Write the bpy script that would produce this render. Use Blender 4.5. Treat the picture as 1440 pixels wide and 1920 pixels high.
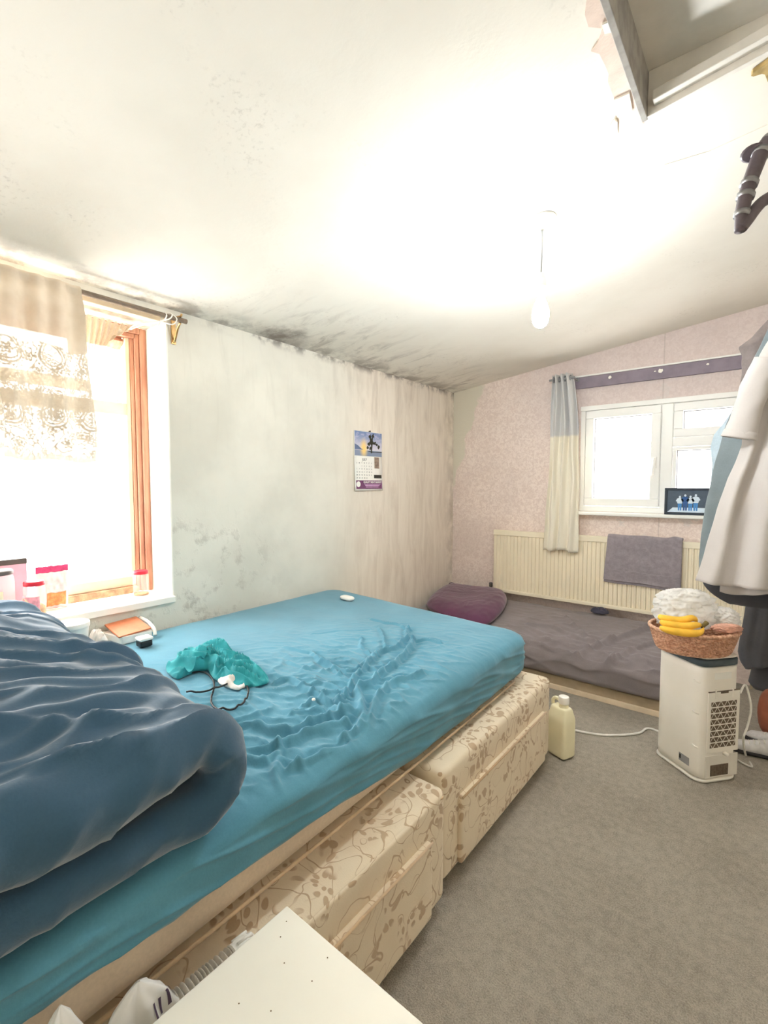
import bpy, bmesh, math, random
import numpy as np
from mathutils import Vector, Matrix

# ------------------------------------------------------------------ camera
for o in list(bpy.data.objects): bpy.data.objects.remove(o)
scn = bpy.context.scene
COL = scn.collection
F, CX, CY, CAMH = 884.0, 720.0, 960.0, 1.30
YAW, PIT = math.radians(39.0), math.atan(50 / 884.0)
fw = np.array([-math.sin(YAW) * math.cos(PIT), math.cos(YAW) * math.cos(PIT), -math.sin(PIT)])
rt = np.array([math.cos(YAW), math.sin(YAW), 0.0])
up = np.cross(rt, fw)
CAM = np.array([0, 0, CAMH])
cd = bpy.data.cameras.new('camera'); cam = bpy.data.objects.new('camera', cd); COL.objects.link(cam)
cd.sensor_fit = 'HORIZONTAL'; cd.sensor_width = 36.0; cd.lens = F / 1440 * 36.0; cd.clip_start = 0.02
cam.matrix_world = Matrix(((rt[0], up[0], -fw[0], 0), (rt[1], up[1], -fw[1], 0), (rt[2], up[2], -fw[2], CAMH), (0, 0, 0, 1)))
scn.camera = cam
scn.cycles.max_bounces = 14; scn.cycles.diffuse_bounces = 8; scn.cycles.transparent_max_bounces = 16

# ------------------------------------------------------------------ world, exposure
WORLD_STRENGTH = 7.5
BULB_STRENGTH = 270.0
w = bpy.data.worlds.new('overcast_sky'); scn.world = w; w.use_nodes = True
bg = w.node_tree.nodes['Background']
bg.inputs[0].default_value = (1.0, 0.985, 0.955, 1); bg.inputs[1].default_value = WORLD_STRENGTH
vs = scn.view_settings
vs.view_transform = 'Standard'; vs.look = 'None'; vs.gamma = 1.0; vs.use_curve_mapping = False
vs.exposure = 1.05

# ------------------------------------------------------------------ pixel -> place
def ray(x, y): return fw + rt * (x - CX) / F + up * (CY - y) / F
def onz(x, y, z): d = ray(x, y); return CAM + d * ((z - CAMH) / d[2])
def onx(x, y, X): d = ray(x, y); return CAM + d * (X / d[0])
def ony(x, y, Y): d = ray(x, y); return CAM + d * (Y / d[1])

# ------------------------------------------------------------------ noise
def _perm(seed):
    r = np.random.RandomState(seed); p = r.permutation(256); return np.concatenate([p, p, p])
_PC = {}
def perlin(x, y, seed=0):
    if seed not in _PC: _PC[seed] = _perm(seed)
    p = _PC[seed]
    x = np.asarray(x, float); y = np.asarray(y, float)
    xi = np.floor(x).astype(int); yi = np.floor(y).astype(int)
    xf = x - xi; yf = y - yi; xi &= 255; yi &= 255
    def g(h, a, b):
        an = h * (2 * math.pi / 256.0); return np.cos(an) * a + np.sin(an) * b
    u = xf ** 3 * (xf * (xf * 6 - 15) + 10); v = yf ** 3 * (yf * (yf * 6 - 15) + 10)
    aa = p[p[xi] + yi]; ab = p[p[xi] + yi + 1]; ba = p[p[xi + 1] + yi]; bb = p[p[xi + 1] + yi + 1]
    return ((g(aa, xf, yf) * (1 - u) + g(ba, xf - 1, yf) * u) * (1 - v) + (g(ab, xf, yf - 1) * (1 - u) + g(bb, xf - 1, yf - 1) * u) * v) * 1.5
def ridged(x, y, seed=0, k=2.0): return (1 - np.minimum(1, np.abs(perlin(x, y, seed)) * 2.2)) ** k
def sstep(a, b, x):
    t = np.clip((x - a) / (b - a), 0, 1); return t * t * (3 - 2 * t)
def polydist(px, py, pts):
    d = np.full(np.shape(px), 1e9)
    for (ax, ay), (bx, by) in zip(pts[:-1], pts[1:]):
        vx, vy = bx - ax, by - ay; L = vx * vx + vy * vy + 1e-12
        t = np.clip(((px - ax) * vx + (py - ay) * vy) / L, 0, 1)
        d = np.minimum(d, np.hypot(px - ax - t * vx, py - ay - t * vy))
    return d
def smooth_path(pts, n=8, closed=False):
    P = [np.array(p, float) for p in pts]; out = []
    m = len(P)
    rng = range(m if closed else m - 1)
    for i in rng:
        if closed: p0, p1, p2, p3 = P[(i - 1) % m], P[i], P[(i + 1) % m], P[(i + 2) % m]
        else: p0, p1, p2, p3 = P[max(i - 1, 0)], P[i], P[i + 1], P[min(i + 2, m - 1)]
        for k in range(n):
            t = k / n
            out.append(0.5 * ((2 * p1) + (-p0 + p2) * t + (2 * p0 - 5 * p1 + 4 * p2 - p3) * t * t + (-p0 + 3 * p1 - 3 * p2 + p3) * t ** 3))
    if not closed: out.append(P[-1])
    return np.array(out)

# ------------------------------------------------------------------ mesh builders
class MB:
    def __init__(s): s.v = []; s.f = []; s.n = 0
    def add(s, v, f):
        v = np.asarray(v, float).reshape(-1, 3); s.v.append(v); s.f += [tuple(int(i) + s.n for i in q) for q in f]; s.n += len(v); return s
    def box(s, x0, x1, y0, y1, z0, z1):
        v = [(x, y, z) for z in (z0, z1) for y in (y0, y1) for x in (x0, x1)]
        return s.add(v, [(0, 2, 3, 1), (4, 5, 7, 6), (0, 1, 5, 4), (2, 6, 7, 3), (0, 4, 6, 2), (1, 3, 7, 5)])
    def obox(s, c, ax, ay, az):
        """box by centre and half-axis vectors"""
        c, ax, ay, az = map(lambda q: np.array(q, float), (c, ax, ay, az))
        v = [c + a * ax + b * ay + d * az for d in (-1, 1) for b in (-1, 1) for a in (-1, 1)]
        return s.add(v, [(0, 2, 3, 1), (4, 5, 7, 6), (0, 1, 5, 4), (2, 6, 7, 3), (0, 4, 6, 2), (1, 3, 7, 5)])
    def grid(s, V, wu=False, wv=False):
        nu, nv = V.shape[:2]; f = []
        for i in range(nu if wu else nu - 1):
            i2 = (i + 1) % nu
            for j in range(nv if wv else nv - 1):
                j2 = (j + 1) % nv
                f.append((i * nv + j, i2 * nv + j, i2 * nv + j2, i * nv + j2))
        return s.add(V.reshape(-1, 3), f)
    def tube(s, path, r, n=8, cap=True, closed=False, flat=1.0):
        P = np.asarray(path, float); m = len(P)
        R = np.full(m, r) if np.isscalar(r) else np.asarray(r, float)
        T = np.gradient(P, axis=0)
        if closed: T = np.roll(P, -1, 0) - np.roll(P, 1, 0)
        T /= np.linalg.norm(T, axis=1, keepdims=True) + 1e-12
        ref = np.array([0, 0, 1.0]) if abs(T[0][2]) < 0.9 else np.array([1.0, 0, 0])
        V = np.zeros((m, n, 3)); N = np.cross(ref, T[0]); N /= np.linalg.norm(N)
        for i in range(m):
            N = N - T[i] * (N @ T[i]); N /= np.linalg.norm(N) + 1e-12; B = np.cross(T[i], N)
            for k in range(n):
                a = 2 * math.pi * k / n; V[i, k] = P[i] + R[i] * (math.cos(a) * N + flat * math.sin(a) * B)
        b = s.n; s.grid(V, wu=closed, wv=True)
        if cap and not closed:
            s.f.append(tuple(b + k for k in range(n))); s.f.append(tuple(b + (m - 1) * n + k for k in reversed(range(n))))
        return s
    def lathe(s, prof, c=(0, 0, 0), n=28, axis=(0, 0, 1), sx=1.0, sy=1.0, capb=True, capt=True):
        V = np.zeros((len(prof), n, 3))
        ax = np.array(axis, float); ax /= np.linalg.norm(ax)
        e1 = np.cross([0, 1, 0] if abs(ax[1]) < .9 else [1, 0, 0], ax); e1 /= np.linalg.norm(e1); e2 = np.cross(ax, e1)
        for i, (r, z) in enumerate(prof):
            for k in range(n):
                a = 2 * math.pi * k / n
                V[i, k] = np.array(c) + ax * z + r * (sx * math.cos(a) * e1 + sy * math.sin(a) * e2)
        b = s.n; s.grid(V, wv=True); m = len(prof)
        if capb: s.f.append(tuple(b + k for k in reversed(range(n))))
        if capt: s.f.append(tuple(b + (m - 1) * n + k for k in range(n)))
        return s
    def prism(s, poly, d0, d1, fn):
        """poly 2D list, extruded; fn(a,b,d)->xyz"""
        n = len(poly); v = [fn(a, b, d0) for a, b in poly] + [fn(a, b, d1) for a, b in poly]
        f = [tuple(range(n)), tuple(reversed(range(n, 2 * n)))] + [(i, i + n, (i + 1) % n + n, (i + 1) % n) for i in range(n)]
        return s.add(v, f)

WL = {}
def wloc(o): return WL.get(o.name, np.zeros(3))
def build(name, mb, mat=None, parent=None, smooth=False, bevel=0, seg=2, solid=0, sub=0, label=None, cat=None, group=None, kind=None, fix=True):
    V = np.concatenate(mb.v) if mb.v else np.zeros((0, 3))
    lo, hi = V.min(0), V.max(0); org = np.array([(lo[0] + hi[0]) / 2, (lo[1] + hi[1]) / 2, lo[2]])
    me = bpy.data.meshes.new(name); me.from_pydata((V - org).tolist(), [], mb.f)
    if fix:
        bm = bmesh.new(); bm.from_mesh(me); bmesh.ops.recalc_face_normals(bm, faces=bm.faces); bm.to_mesh(me); bm.free()
    if smooth:
        me.polygons.foreach_set('use_smooth', [True] * len(me.polygons))
    me.update()
    o = bpy.data.objects.new(name, me); COL.objects.link(o)
    if mat: me.materials.append(mat)
    o.location = org - (wloc(parent) if parent else 0)
    if parent: o.parent = parent
    WL[o.name] = org
    if bevel:
        m = o.modifiers.new('bevel', 'BEVEL'); m.width = bevel; m.segments = seg; m.limit_method = 'ANGLE'; m.angle_limit = math.radians(40)
        if not smooth:
            me.polygons.foreach_set('use_smooth', [True] * len(me.polygons)); m.harden_normals = True
    if solid:
        m = o.modifiers.new('solid', 'SOLIDIFY'); m.thickness = solid; m.offset = 0
    if sub:
        m = o.modifiers.new('sub', 'SUBSURF'); m.levels = sub; m.render_levels = sub
    return tag(o, label, cat, group, kind)
def tag(o, label=None, cat=None, group=None, kind=None):
    if label: o['label'] = label
    if cat: o['category'] = cat
    if group: o['group'] = group
    if kind: o['kind'] = kind
    return o
def thing(name, loc, label=None, cat=None, group=None, kind=None):
    o = bpy.data.objects.new(name, None); COL.objects.link(o); o.location = loc; o.empty_display_size = .05
    WL[o.name] = np.array(loc, float)
    return tag(o, label, cat, group, kind)
def attr(o, name, vals):
    a = o.data.attributes.new(name, 'FLOAT', 'POINT'); a.data.foreach_set('value', np.asarray(vals, np.float32).ravel())

# ------------------------------------------------------------------ materials
class NT:
    def __init__(s, name):
        s.m = bpy.data.materials.new(name); s.m.use_nodes = True; s.t = s.m.node_tree; s.b = s.t.nodes['Principled BSDF']; s.out = s.t.nodes['Material Output']
    def n(s, t, **k):
        q = s.t.nodes.new(t)
        for a, v in k.items(): setattr(q, a, v)
        return q
    def l(s, a, b): s.t.links.new(a, b)
    def val(s, x, sock):
        if hasattr(x, 'links'): s.l(x, sock)
        else: sock.default_value = x
    def math(s, op, a, b=0.0, clamp=False):
        q = s.n('ShaderNodeMath', operation=op, use_clamp=clamp); s.val(a, q.inputs[0]); s.val(b, q.inputs[1]); return q.outputs[0]
    def pos(s, scale=(1, 1, 1), off=(0, 0, 0), obj=False):
        if obj: src = s.n('ShaderNodeTexCoord').outputs['Object']
        else: src = s.n('ShaderNodeNewGeometry').outputs['Position']
        mp = s.n('ShaderNodeMapping'); s.l(src, mp.inputs[0]); mp.inputs[3].default_value = scale; mp.inputs[1].default_value = off; return mp.outputs[0]
    def xyz(s):
        q = s.n('ShaderNodeSeparateXYZ'); s.l(s.n('ShaderNodeNewGeometry').outputs['Position'], q.inputs[0]); return q.outputs
    def noise(s, vec, scale, detail=3, rough=.55, dist=0.0):
        q = s.n('ShaderNodeTexNoise'); s.l(vec, q.inputs['Vector']); q.inputs['Scale'].default_value = scale; q.inputs['Detail'].default_value = detail
        q.inputs['Roughness'].default_value = rough; q.inputs['Distortion'].default_value = dist; return q.outputs['Fac']
    def voro(s, vec, scale, feature='F1'):
        q = s.n('ShaderNodeTexVoronoi', feature=feature); s.l(vec, q.inputs['Vector']); q.inputs['Scale'].default_value = scale; return q.outputs['Distance']
    def rng(s, x, a, b, c=0.0, d=1.0):
        q = s.n('ShaderNodeMapRange'); q.clamp = True; s.val(x, q.inputs[0]); q.inputs[1].default_value = a; q.inputs[2].default_value = b
        q.inputs[3].default_value = c; q.inputs[4].default_value = d; q.interpolation_type = 'SMOOTHSTEP'; return q.outputs[0]
    def mix(s, f, a, b):
        q = s.n('ShaderNodeMix', data_type='RGBA'); s.val(f, q.inputs[0])
        for v, k in ((a, q.inputs[6]), (b, q.inputs[7])):
            if hasattr(v, 'links'): s.l(v, k)
            else: k.default_value = (*v, 1)
        return q.outputs[2]
    def color(s, c):
        if hasattr(c, 'links'): s.l(c, s.b.inputs['Base Color'])
        else: s.b.inputs['Base Color'].default_value = (*c, 1)
    def bump(s, h, strength=.3, dist=.01):
        q = s.n('ShaderNodeBump'); q.inputs['Strength'].default_value = strength; q.inputs['Distance'].default_value = dist; s.l(h, q.inputs['Height']); s.l(q.outputs[0], s.b.inputs['Normal'])
    def rough(s, r, spec=.3): s.val(r, s.b.inputs['Roughness']); s.b.inputs['Specular IOR Level'].default_value = spec
def srgb(r, g, b):
    f = lambda c: (c / 255 / 12.92) if c / 255 <= .04045 else ((c / 255 + .055) / 1.055) ** 2.4
    return (f(r), f(g), f(b))
def plain(name, c, rough=.6, spec=.3, var=.08, scale=30, metal=0.0, bump=0, trans=0.0):
    t = NT(name); v = t.pos(obj=True); nz = t.noise(v, scale, 3)
    t.color(t.mix(t.rng(nz, .3, .7), tuple(x * (1 - var) for x in c), tuple(min(1, x * (1 + var)) for x in c)))
    t.rough(rough, spec); t.b.inputs['Metallic'].default_value = metal
    if bump: t.bump(t.noise(v, scale * 6, 2), bump, .004)
    if trans: t.b.inputs['Transmission Weight'].default_value = trans
    return t.m
def fabric(name, c, var=.12, weave=900, rough=.95, bump=.15, sheen=.2, mott=12):
    t = NT(name); v = t.pos(obj=True)
    nz = t.noise(v, mott, 4); fine = t.noise(v, weave * .3, 2)
    k = t.math('ADD', t.math('MULTIPLY', nz, .7), t.math('MULTIPLY', fine, .3))
    t.color(t.mix(t.rng(k, .3, .7), tuple(x * (1 - var) for x in c), tuple(min(1, x * (1 + var)) for x in c)))
    t.rough(rough, .1); t.b.inputs['Sheen Weight'].default_value = sheen
    t.bump(fine, bump, .002)
    return t.m
def glass_mat(name, tint=(1, 1, 1), gl=.06):
    t = NT(name); tr = t.n('ShaderNodeBsdfTransparent'); tr.inputs[0].default_value = (*tint, 1)
    g = t.n('ShaderNodeBsdfGlossy'); g.inputs['Roughness'].default_value = .05
    mx = t.n('ShaderNodeMixShader'); mx.inputs[0].default_value = gl; t.l(tr.outputs[0], mx.inputs[1]); t.l(g.outputs[0], mx.inputs[2]); t.l(mx.outputs[0], t.out.inputs[0])
    return t.m
def film_mat(name, c, alpha=.5, rough=.3, translucent=.5):
    """thin see-through plastic: part transparent, part diffuse + translucent"""
    t = NT(name); tr = t.n('ShaderNodeBsdfTransparent')
    t.color(c); t.rough(rough, .5)
    tl = t.n('ShaderNodeBsdfTranslucent'); tl.inputs[0].default_value = (*c, 1)
    m0 = t.n('ShaderNodeMixShader'); m0.inputs[0].default_value = translucent; t.l(t.b.outputs[0], m0.inputs[1]); t.l(tl.outputs[0], m0.inputs[2])
    mx = t.n('ShaderNodeMixShader'); mx.inputs[0].default_value = alpha; t.l(tr.outputs[0], mx.inputs[1]); t.l(m0.outputs[0], mx.inputs[2]); t.l(mx.outputs[0], t.out.inputs[0])
    return t.m

# ---- room surfaces
XL, YB, XR, YR = -2.27, 3.827, 1.45, -1.7
ZC0, SL = 2.149, 0.12252
def zc(x): return ZC0 + SL * (x - XL)

def m_ceiling():
    t = NT('ceiling_paint'); p = t.pos(); X, Y, Z = t.xyz()
    big = t.noise(p, 1.6, 4); mid = t.noise(t.pos((1, 1, 1), (3, 1, 0)), 7, 5, .65)
    base = t.mix(t.rng(big, .35, .7), srgb(234, 230, 220), srgb(226, 221, 210))
    # mould creeping in from the low left edge
    edge = t.rng(X, XL + .75, XL + .02)                     # 0 .. 1 towards wall
    edge2 = t.rng(X, XL + .22, XL)
    along = t.rng(Y, 1.0, 2.0)
    streak = t.noise(t.pos((1.0, 3.0, 1)), 4.5, 5, .65, .6)
    m1 = t.math('MULTIPLY', t.math('MULTIPLY', edge, along), t.rng(streak, .47, .72))
    m2 = t.math('MULTIPLY', edge2, t.rng(mid, .40, .62))
    # dark patch by the wall
    dx = t.math('SUBTRACT', X, XL + .06); dy = t.math('SUBTRACT', Y, 1.80)
    d = t.math('SQRT', t.math('ADD', t.math('MULTIPLY', t.math('MULTIPLY', dx, dx), 5.0), t.math('MULTIPLY', t.math('MULTIPLY', dy, dy), 3.0)))
    d = t.math('ADD', d, t.math('MULTIPLY', t.math('SUBTRACT', mid, .5), .9))
    m3 = t.rng(d, .42, .0)
    # speckled spots
    sp = t.math('MULTIPLY', t.rng(t.noise(p, 60, 4, .65), .52, .76), t.rng(t.noise(t.pos((1, 1, 1), (7, 2, 0)), 2.6, 2), .53, .68))
    f = t.math('MAXIMUM', t.math('MULTIPLY', m1, .55), t.math('MAXIMUM', t.math('MULTIPLY', m2, .6), t.math('MULTIPLY', m3, .85)))
    c = t.mix(f, base, srgb(112, 100, 92)); c = t.mix(t.math('MULTIPLY', sp, .26), c, srgb(130, 120, 105))
    t.color(c); t.rough(.9, .1); t.bump(t.noise(p, 26, 4), .12, .01)
    return t.m
def m_wall_left():
    t = NT('stained_plaster_paint'); p = t.pos(); X, Y, Z = t.xyz()
    big = t.noise(p, 2.2, 4); vert = t.noise(t.pos((1, 5, .9)), 2.2, 4, .6, .8); mid = t.noise(p, 9, 5, .65)
    warm = t.rng(Y, 2.1, 2.75)
    a = t.mix(t.rng(big, .35, .68), srgb(230, 227, 216), srgb(216, 213, 202)); b = t.mix(t.rng(vert, .35, .7), srgb(240, 231, 218), srgb(224, 213, 199))
    c = t.mix(warm, a, b)
    st = t.math('MULTIPLY', t.rng(vert, .5, .75), t.rng(Z, 1.2, 2.1)); c = t.mix(t.math('MULTIPLY', st, .16), c, srgb(150, 142, 128))
    # blistered plaster low beside the window and black mould along the ceiling line
    bl = t.math('MULTIPLY', t.math('MULTIPLY', t.rng(mid, .5, .66), t.rng(Y, 2.0, 1.25)), t.rng(Z, 1.25, .95))
    c = t.mix(t.math('MULTIPLY', bl, .5), c, srgb(168, 160, 148))
    top = t.math('MULTIPLY', t.rng(Z, 2.09, 2.15), t.rng(mid, .42, .62)); top = t.math('MULTIPLY', top, t.rng(Y, 1.1, 1.7))
    c = t.mix(t.math('MULTIPLY', top, .75), c, srgb(96, 86, 80))
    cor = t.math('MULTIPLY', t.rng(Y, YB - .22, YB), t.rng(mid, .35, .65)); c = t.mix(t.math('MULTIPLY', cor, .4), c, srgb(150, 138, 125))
    t.color(c); t.rough(.85, .12); t.bump(t.math('ADD', t.math('MULTIPLY', mid, .7), t.math('MULTIPLY', bl, 1.5)), .25, .012)
    return t.m
def m_wall_back():
    t = NT('flocked_wallpaper'); p = t.pos(); X, Y, Z = t.xyz()
    v = t.noise(t.pos(), 42, 4, .6, 1.2); big = t.noise(p, 2.5, 4)
    a = t.mix(t.rng(v, .38, .62), srgb(244, 230, 222), srgb(228, 211, 203))
    a = t.mix(t.math('MULTIPLY', t.rng(big, .4, .75), .45), a, srgb(216, 199, 192))
    # greyer band round and above the window
    grey_band = t.math('MULTIPLY', t.rng(X, -1.9, -1.1), t.rng(Z, 1.5, 2.0)); a = t.mix(t.math('MULTIPLY', grey_band, .55), a, srgb(200, 188, 188))
    # lifted paper: bare plaster wedge beside the corner
    s = t.math('ADD', t.math('MULTIPLY', t.math('SUBTRACT', X, XL), 1.0), t.math('MULTIPLY', t.math('SUBTRACT', 2.25, Z), .34))
    s = t.math('ADD', s, t.math('MULTIPLY', t.math('SUBTRACT', t.noise(p, 6, 4), .5), .18))
    bare = t.rng(s, .34, .31); c = t.mix(bare, a, srgb(222, 216, 200))
    # seams and peeled patches round the window
    pe = t.math('MULTIPLY', t.rng(t.noise(t.pos((1, 1, 1), (4, 4, 4)), 7, 5, .65), .58, .62), t.rng(t.math('ABSOLUTE', t.math('SUBTRACT', Z, 1.5)), .75, .45))
    pe = t.math('MULTIPLY', pe, t.rng(X, -1.3, -1.05)); c = t.mix(t.math('MULTIPLY', pe, .5), c, srgb(214, 208, 204))
    seam = t.rng(t.math('ABSOLUTE', t.math('SUBTRACT', X, -.585)), .006, .002); c = t.mix(t.math('MULTIPLY', seam, .25), c, srgb(140, 128, 124))
    t.color(c); t.rough(.9, .1); t.bump(v, .35, .006)
    return t.m
def m_carpet():
    t = NT('beige_carpet_pile'); p = t.pos()
    f = t.noise(p, 240, 3, .7); m = t.noise(p, 38, 4, .6); b = t.noise(p, 2.2, 3)
    k = t.math('ADD', t.math('MULTIPLY', f, .55), t.math('ADD', t.math('MULTIPLY', m, .25), t.math('MULTIPLY', b, .2)))
    c = t.mix(t.rng(k, .36, .64), srgb(158, 151, 139), srgb(204, 197, 184))
    lint = t.rng(t.noise(t.pos((1, 1, 1), (9, 9, 0)), 70, 2), .74, .78); c = t.mix(t.math('MULTIPLY', lint, .4), c, srgb(95, 84, 72))
    t.color(c); t.rough(1.0, .05); t.bump(f, .8, .012)
    return t.m
M = {}
M['ceil'] = m_ceiling(); M['wl'] = m_wall_left(); M['wb'] = m_wall_back(); M['carpet'] = m_carpet()
M['plainwall'] = plain('cream_wall_paint', srgb(232, 226, 214), .85, .1, .03, 4)
M['reveal'] = plain('white_gloss_paint', srgb(246, 243, 234), .45, .4, .02, 8)
M['lintel'] = plain('rough_grey_render', srgb(196, 184, 168), .95, .1, .3, 22, bump=.6)
M['pvc'] = plain('white_window_plastic', srgb(240, 240, 236), .35, .4, .02, 5)
M['gasket'] = plain('grey_gasket', srgb(150, 150, 152), .6, .2)
M['glass'] = glass_mat('window_glass')
M['brass'] = plain('aged_brass', (.72, .46, .2), .3, .5, .15, 30, 1.0)

# ------------------------------------------------------------------ room shell
def structure(name, mb, mat, **k): return build(name, mb, mat, kind='structure', **k)
mb = MB(); mb.box(XL - .3, XR + .15, YR - .15, YB + .25, -.1, 0); floor = structure('floor', mb, M['carpet'], label='beige grey short pile carpet floor')
# left wall with window opening  (unseen near end stretched to light the foreground)
WY0, WY1, WZ0, WZ1 = -.90, 1.14, .735, 2.098
mb = MB(); x0, x1 = XL - .3, XL
mb.box(x0, x1, YR - .15, WY0, 0, zc(XL)); mb.box(x0, x1, WY1, YB + .25, 0, zc(XL)); mb.box(x0, x1, WY0, WY1, 0, WZ0); mb.box(x0, x1, WY0, WY1, WZ1, zc(XL))
wall_left = structure('wall_left', mb, M['wl'], label='grey white stained plaster wall with mould')
# back wall with window opening
BX0, BX1, BZ0, BZ1 = -1.135, .03, 1.10, 1.905
mb = MB(); fn = lambda a, b, d: (a, d, b)
for poly in ([(XL, 0), (BX0, 0), (BX0, zc(BX0)), (XL, zc(XL))], [(BX1, 0), (XR, 0), (XR, zc(XR)), (BX1, zc(BX1))], [(BX0, 0), (BX1, 0), (BX1, BZ0), (BX0, BZ0)], [(BX0, BZ1), (BX1, BZ1), (BX1, zc(BX1)), (BX0, zc(BX0))]):
    mb.prism(poly, YB, YB + .25, fn)
wall_back = structure('wall_back', mb, M['wb'], label='pinkish flocked wallpaper wall behind the radiator')
mb = MB(); mb.prism([(XL, 0), (XR, 0), (XR, zc(XR)), (XL, zc(XL))], YR - .15, YR, fn); structure('wall_front', mb, M['plainwall'])
mb = MB(); mb.box(XR, XR + .15, YR - .15, YB + .25, 0, zc(XR)); structure('wall_right', mb, M['plainwall'])
# sloping ceiling with the hatch opening
HX0, HX1, HY0, HY1 = -.322, .36, .94, 1.622
mb = MB(); fc = lambda a, b, d: (a, b, zc(a) + d)
A0, A1, B0, B1 = XL - .3, XR + .15, YR - .15, YB + .25
for poly in ([(A0, B0), (HX0, B0), (HX0, B1), (A0, B1)], [(HX1, B0), (A1, B0), (A1, B1), (HX1, B1)], [(HX0, B0), (HX1, B0), (HX1, HY0), (HX0, HY0)], [(HX0, HY1), (HX1, HY1), (HX1, B1), (HX0, B1)]):
    mb.prism(poly, 0, .12, fc)
ceiling = structure('ceiling', mb, M['ceil'], label='sloping white ceiling with mould patches')

# ------------------------------------------------------------------ loft hatch
M['hatchpaint'] = plain('dull_white_hatch_paint', srgb(226, 222, 214), .7, .2, .04, 14)
M['hatchgrey'] = plain('dark_grey_board', srgb(158, 154, 148), .8, .15, .16, 20)  # darker grey, used on the hatch's left side board alone
M['pinkplaster'] = plain('bare_pink_plaster', srgb(224, 205, 192), .95, .1, .06, 18, bump=.2)
hatch = thing('trim_1', (HX0, HY1, zc(HX0)), 'loft hatch recess with flaking edges in the ceiling', kind='structure')
HD = .078
mb = MB(); mb.box(HX0, HX1, HY0, HY1, zc(0) + HD, zc(0) + HD + .02); build('hatch_panel', mb, M['hatchpaint'], hatch)
for nm, b in (('side_board', (HX0 - .004, HX0 + .012, HY0, HY1)), ('side_board', (HX1 - .012, HX1 + .004, HY0, HY1)), ('side_board', (HX0 + .012, HX1 - .012, HY1 - .014, HY1 + .004)), ('side_board', (HX0 + .012, HX1 - .012, HY0 - .004, HY0 + .014))):
    mb = MB(); mb.prism([(b[0], b[2]), (b[1], b[2]), (b[1], b[3]), (b[0], b[3])], -.012, HD + .03, lambda a, c, d: (a, c, zc(a) + d if d < 0 else zc(0) + HD)); build(nm, mb, M['hatchgrey'] if b[0] < HX0 and b[1] < 0 else M['hatchpaint'], hatch, bevel=.002)
mb = MB(); mb.prism([(HX0 + .03, HY1 - .045), (HX1 - .012, HY1 - .045), (HX1 - .012, HY1 - .014), (HX0 + .03, HY1 - .014)], .006, .034, fc); build('stop_batten', mb, M['hatchpaint'], hatch, bevel=.003)
# torn plaster round the left lip: pixel outline put on the ceiling plane
def onceil(x, y, off=0.0):
    d = ray(x, y); t = (ZC0 - SL * XL + off - CAMH) / (d[2] - SL * d[0]); return CAM + d * t
q = lambda a, b: (1060 + a * .2639, b * .2639)
outl = [(170, -120), (150, 0), (138, 90), (165, 180), (262, 190), (235, 285), (185, 355), (242, 372), (280, 450), (308, 520), (300, 570), (330, 650), (350, 705), (345, 790), (376, 830), (374, 945), (430, 962), (530, 888), (560, 870), (470, 640), (380, 330), (310, 40), (280, -120)]
P2 = [onceil(*q(a, b)) for a, b in outl]
for nm, idx, m, th in (('plaster_patch', range(len(P2)), 'pinkplaster', .004),):
    mb = MB(); mb.prism([(P2[i][0], P2[i][1]) for i in idx], -th, .0, fc); build(nm, mb, M[m], hatch)
for k, pts in enumerate(([(345, 690), (455, 640), (478, 770), (375, 812)], [(262, 150), (330, 120), (345, 200), (280, 215)], [(300, 910), (350, 830), (372, 850), (370, 940)])):
    PP = [onceil(*q(a, b)) for a, b in pts]
    mb = MB(); mb.prism([(p[0], p[1]) for p in PP], -.009, -.004, fc); build('paint_flake', mb, M['reveal'], hatch)
# shallow patched board on the ceiling beside the hatch (seam line)
pp = [onceil(1245, 309), onceil(1330, 283), onceil(1440, 233)]
mb = MB(); mb.tube([p + np.array([0, 0, -.001]) for p in pp], .0022, 5); build('seam_ridge', mb, M['ceil'], hatch)

# ------------------------------------------------------------------ left window (timber)
def m_timber():
    t = NT('red_brown_window_stain'); v = t.pos((6, 6, .6)); nz = t.noise(v, 6, 4, .6)
    t.color(t.mix(t.rng(nz, .3, .7), srgb(176, 122, 100), srgb(208, 162, 136))); t.rough(.5, .3); t.bump(nz, .2, .004); return t.m
M['timber'] = m_timber()
M['creamwood'] = plain('cream_painted_wood', srgb(232, 214, 188), .6, .3, .07, 14)
M['flakywood'] = plain('weathered_sill_wood', srgb(190, 158, 128), .85, .2, .28, 26, bump=.5)
win1 = thing('window_1', (-2.47, .4, WZ0), 'tall red brown timber window in the left wall', kind='structure')
XF = -2.47
# reveal linings (painted white)
mb = MB(); mb.box(XF, XL + .004, WY1 - .006, WY1 + .002, WZ0 + .02, WZ1); build('reveal_lining', mb, M['reveal'], win1)
mb = MB(); mb.box(XF, XL + .002, WY0, WY1, WZ1 - .012, WZ1 + .003); build('lintel', mb, M['lintel'], win1)
mb = MB(); mb.box(XL - .045, XL + .003, WY0, WY1, WZ1 - .02, WZ1 + .004); build('lintel_edge', mb, M['creamwood'], win1, bevel=.004)
mb = MB(); mb.box(XF + .02, XL + .022, WY0 - .0, WY1 + .004, WZ0 - .012, WZ0 + .020); build('window_sill', mb, M['reveal'], win1, bevel=.005)
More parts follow.
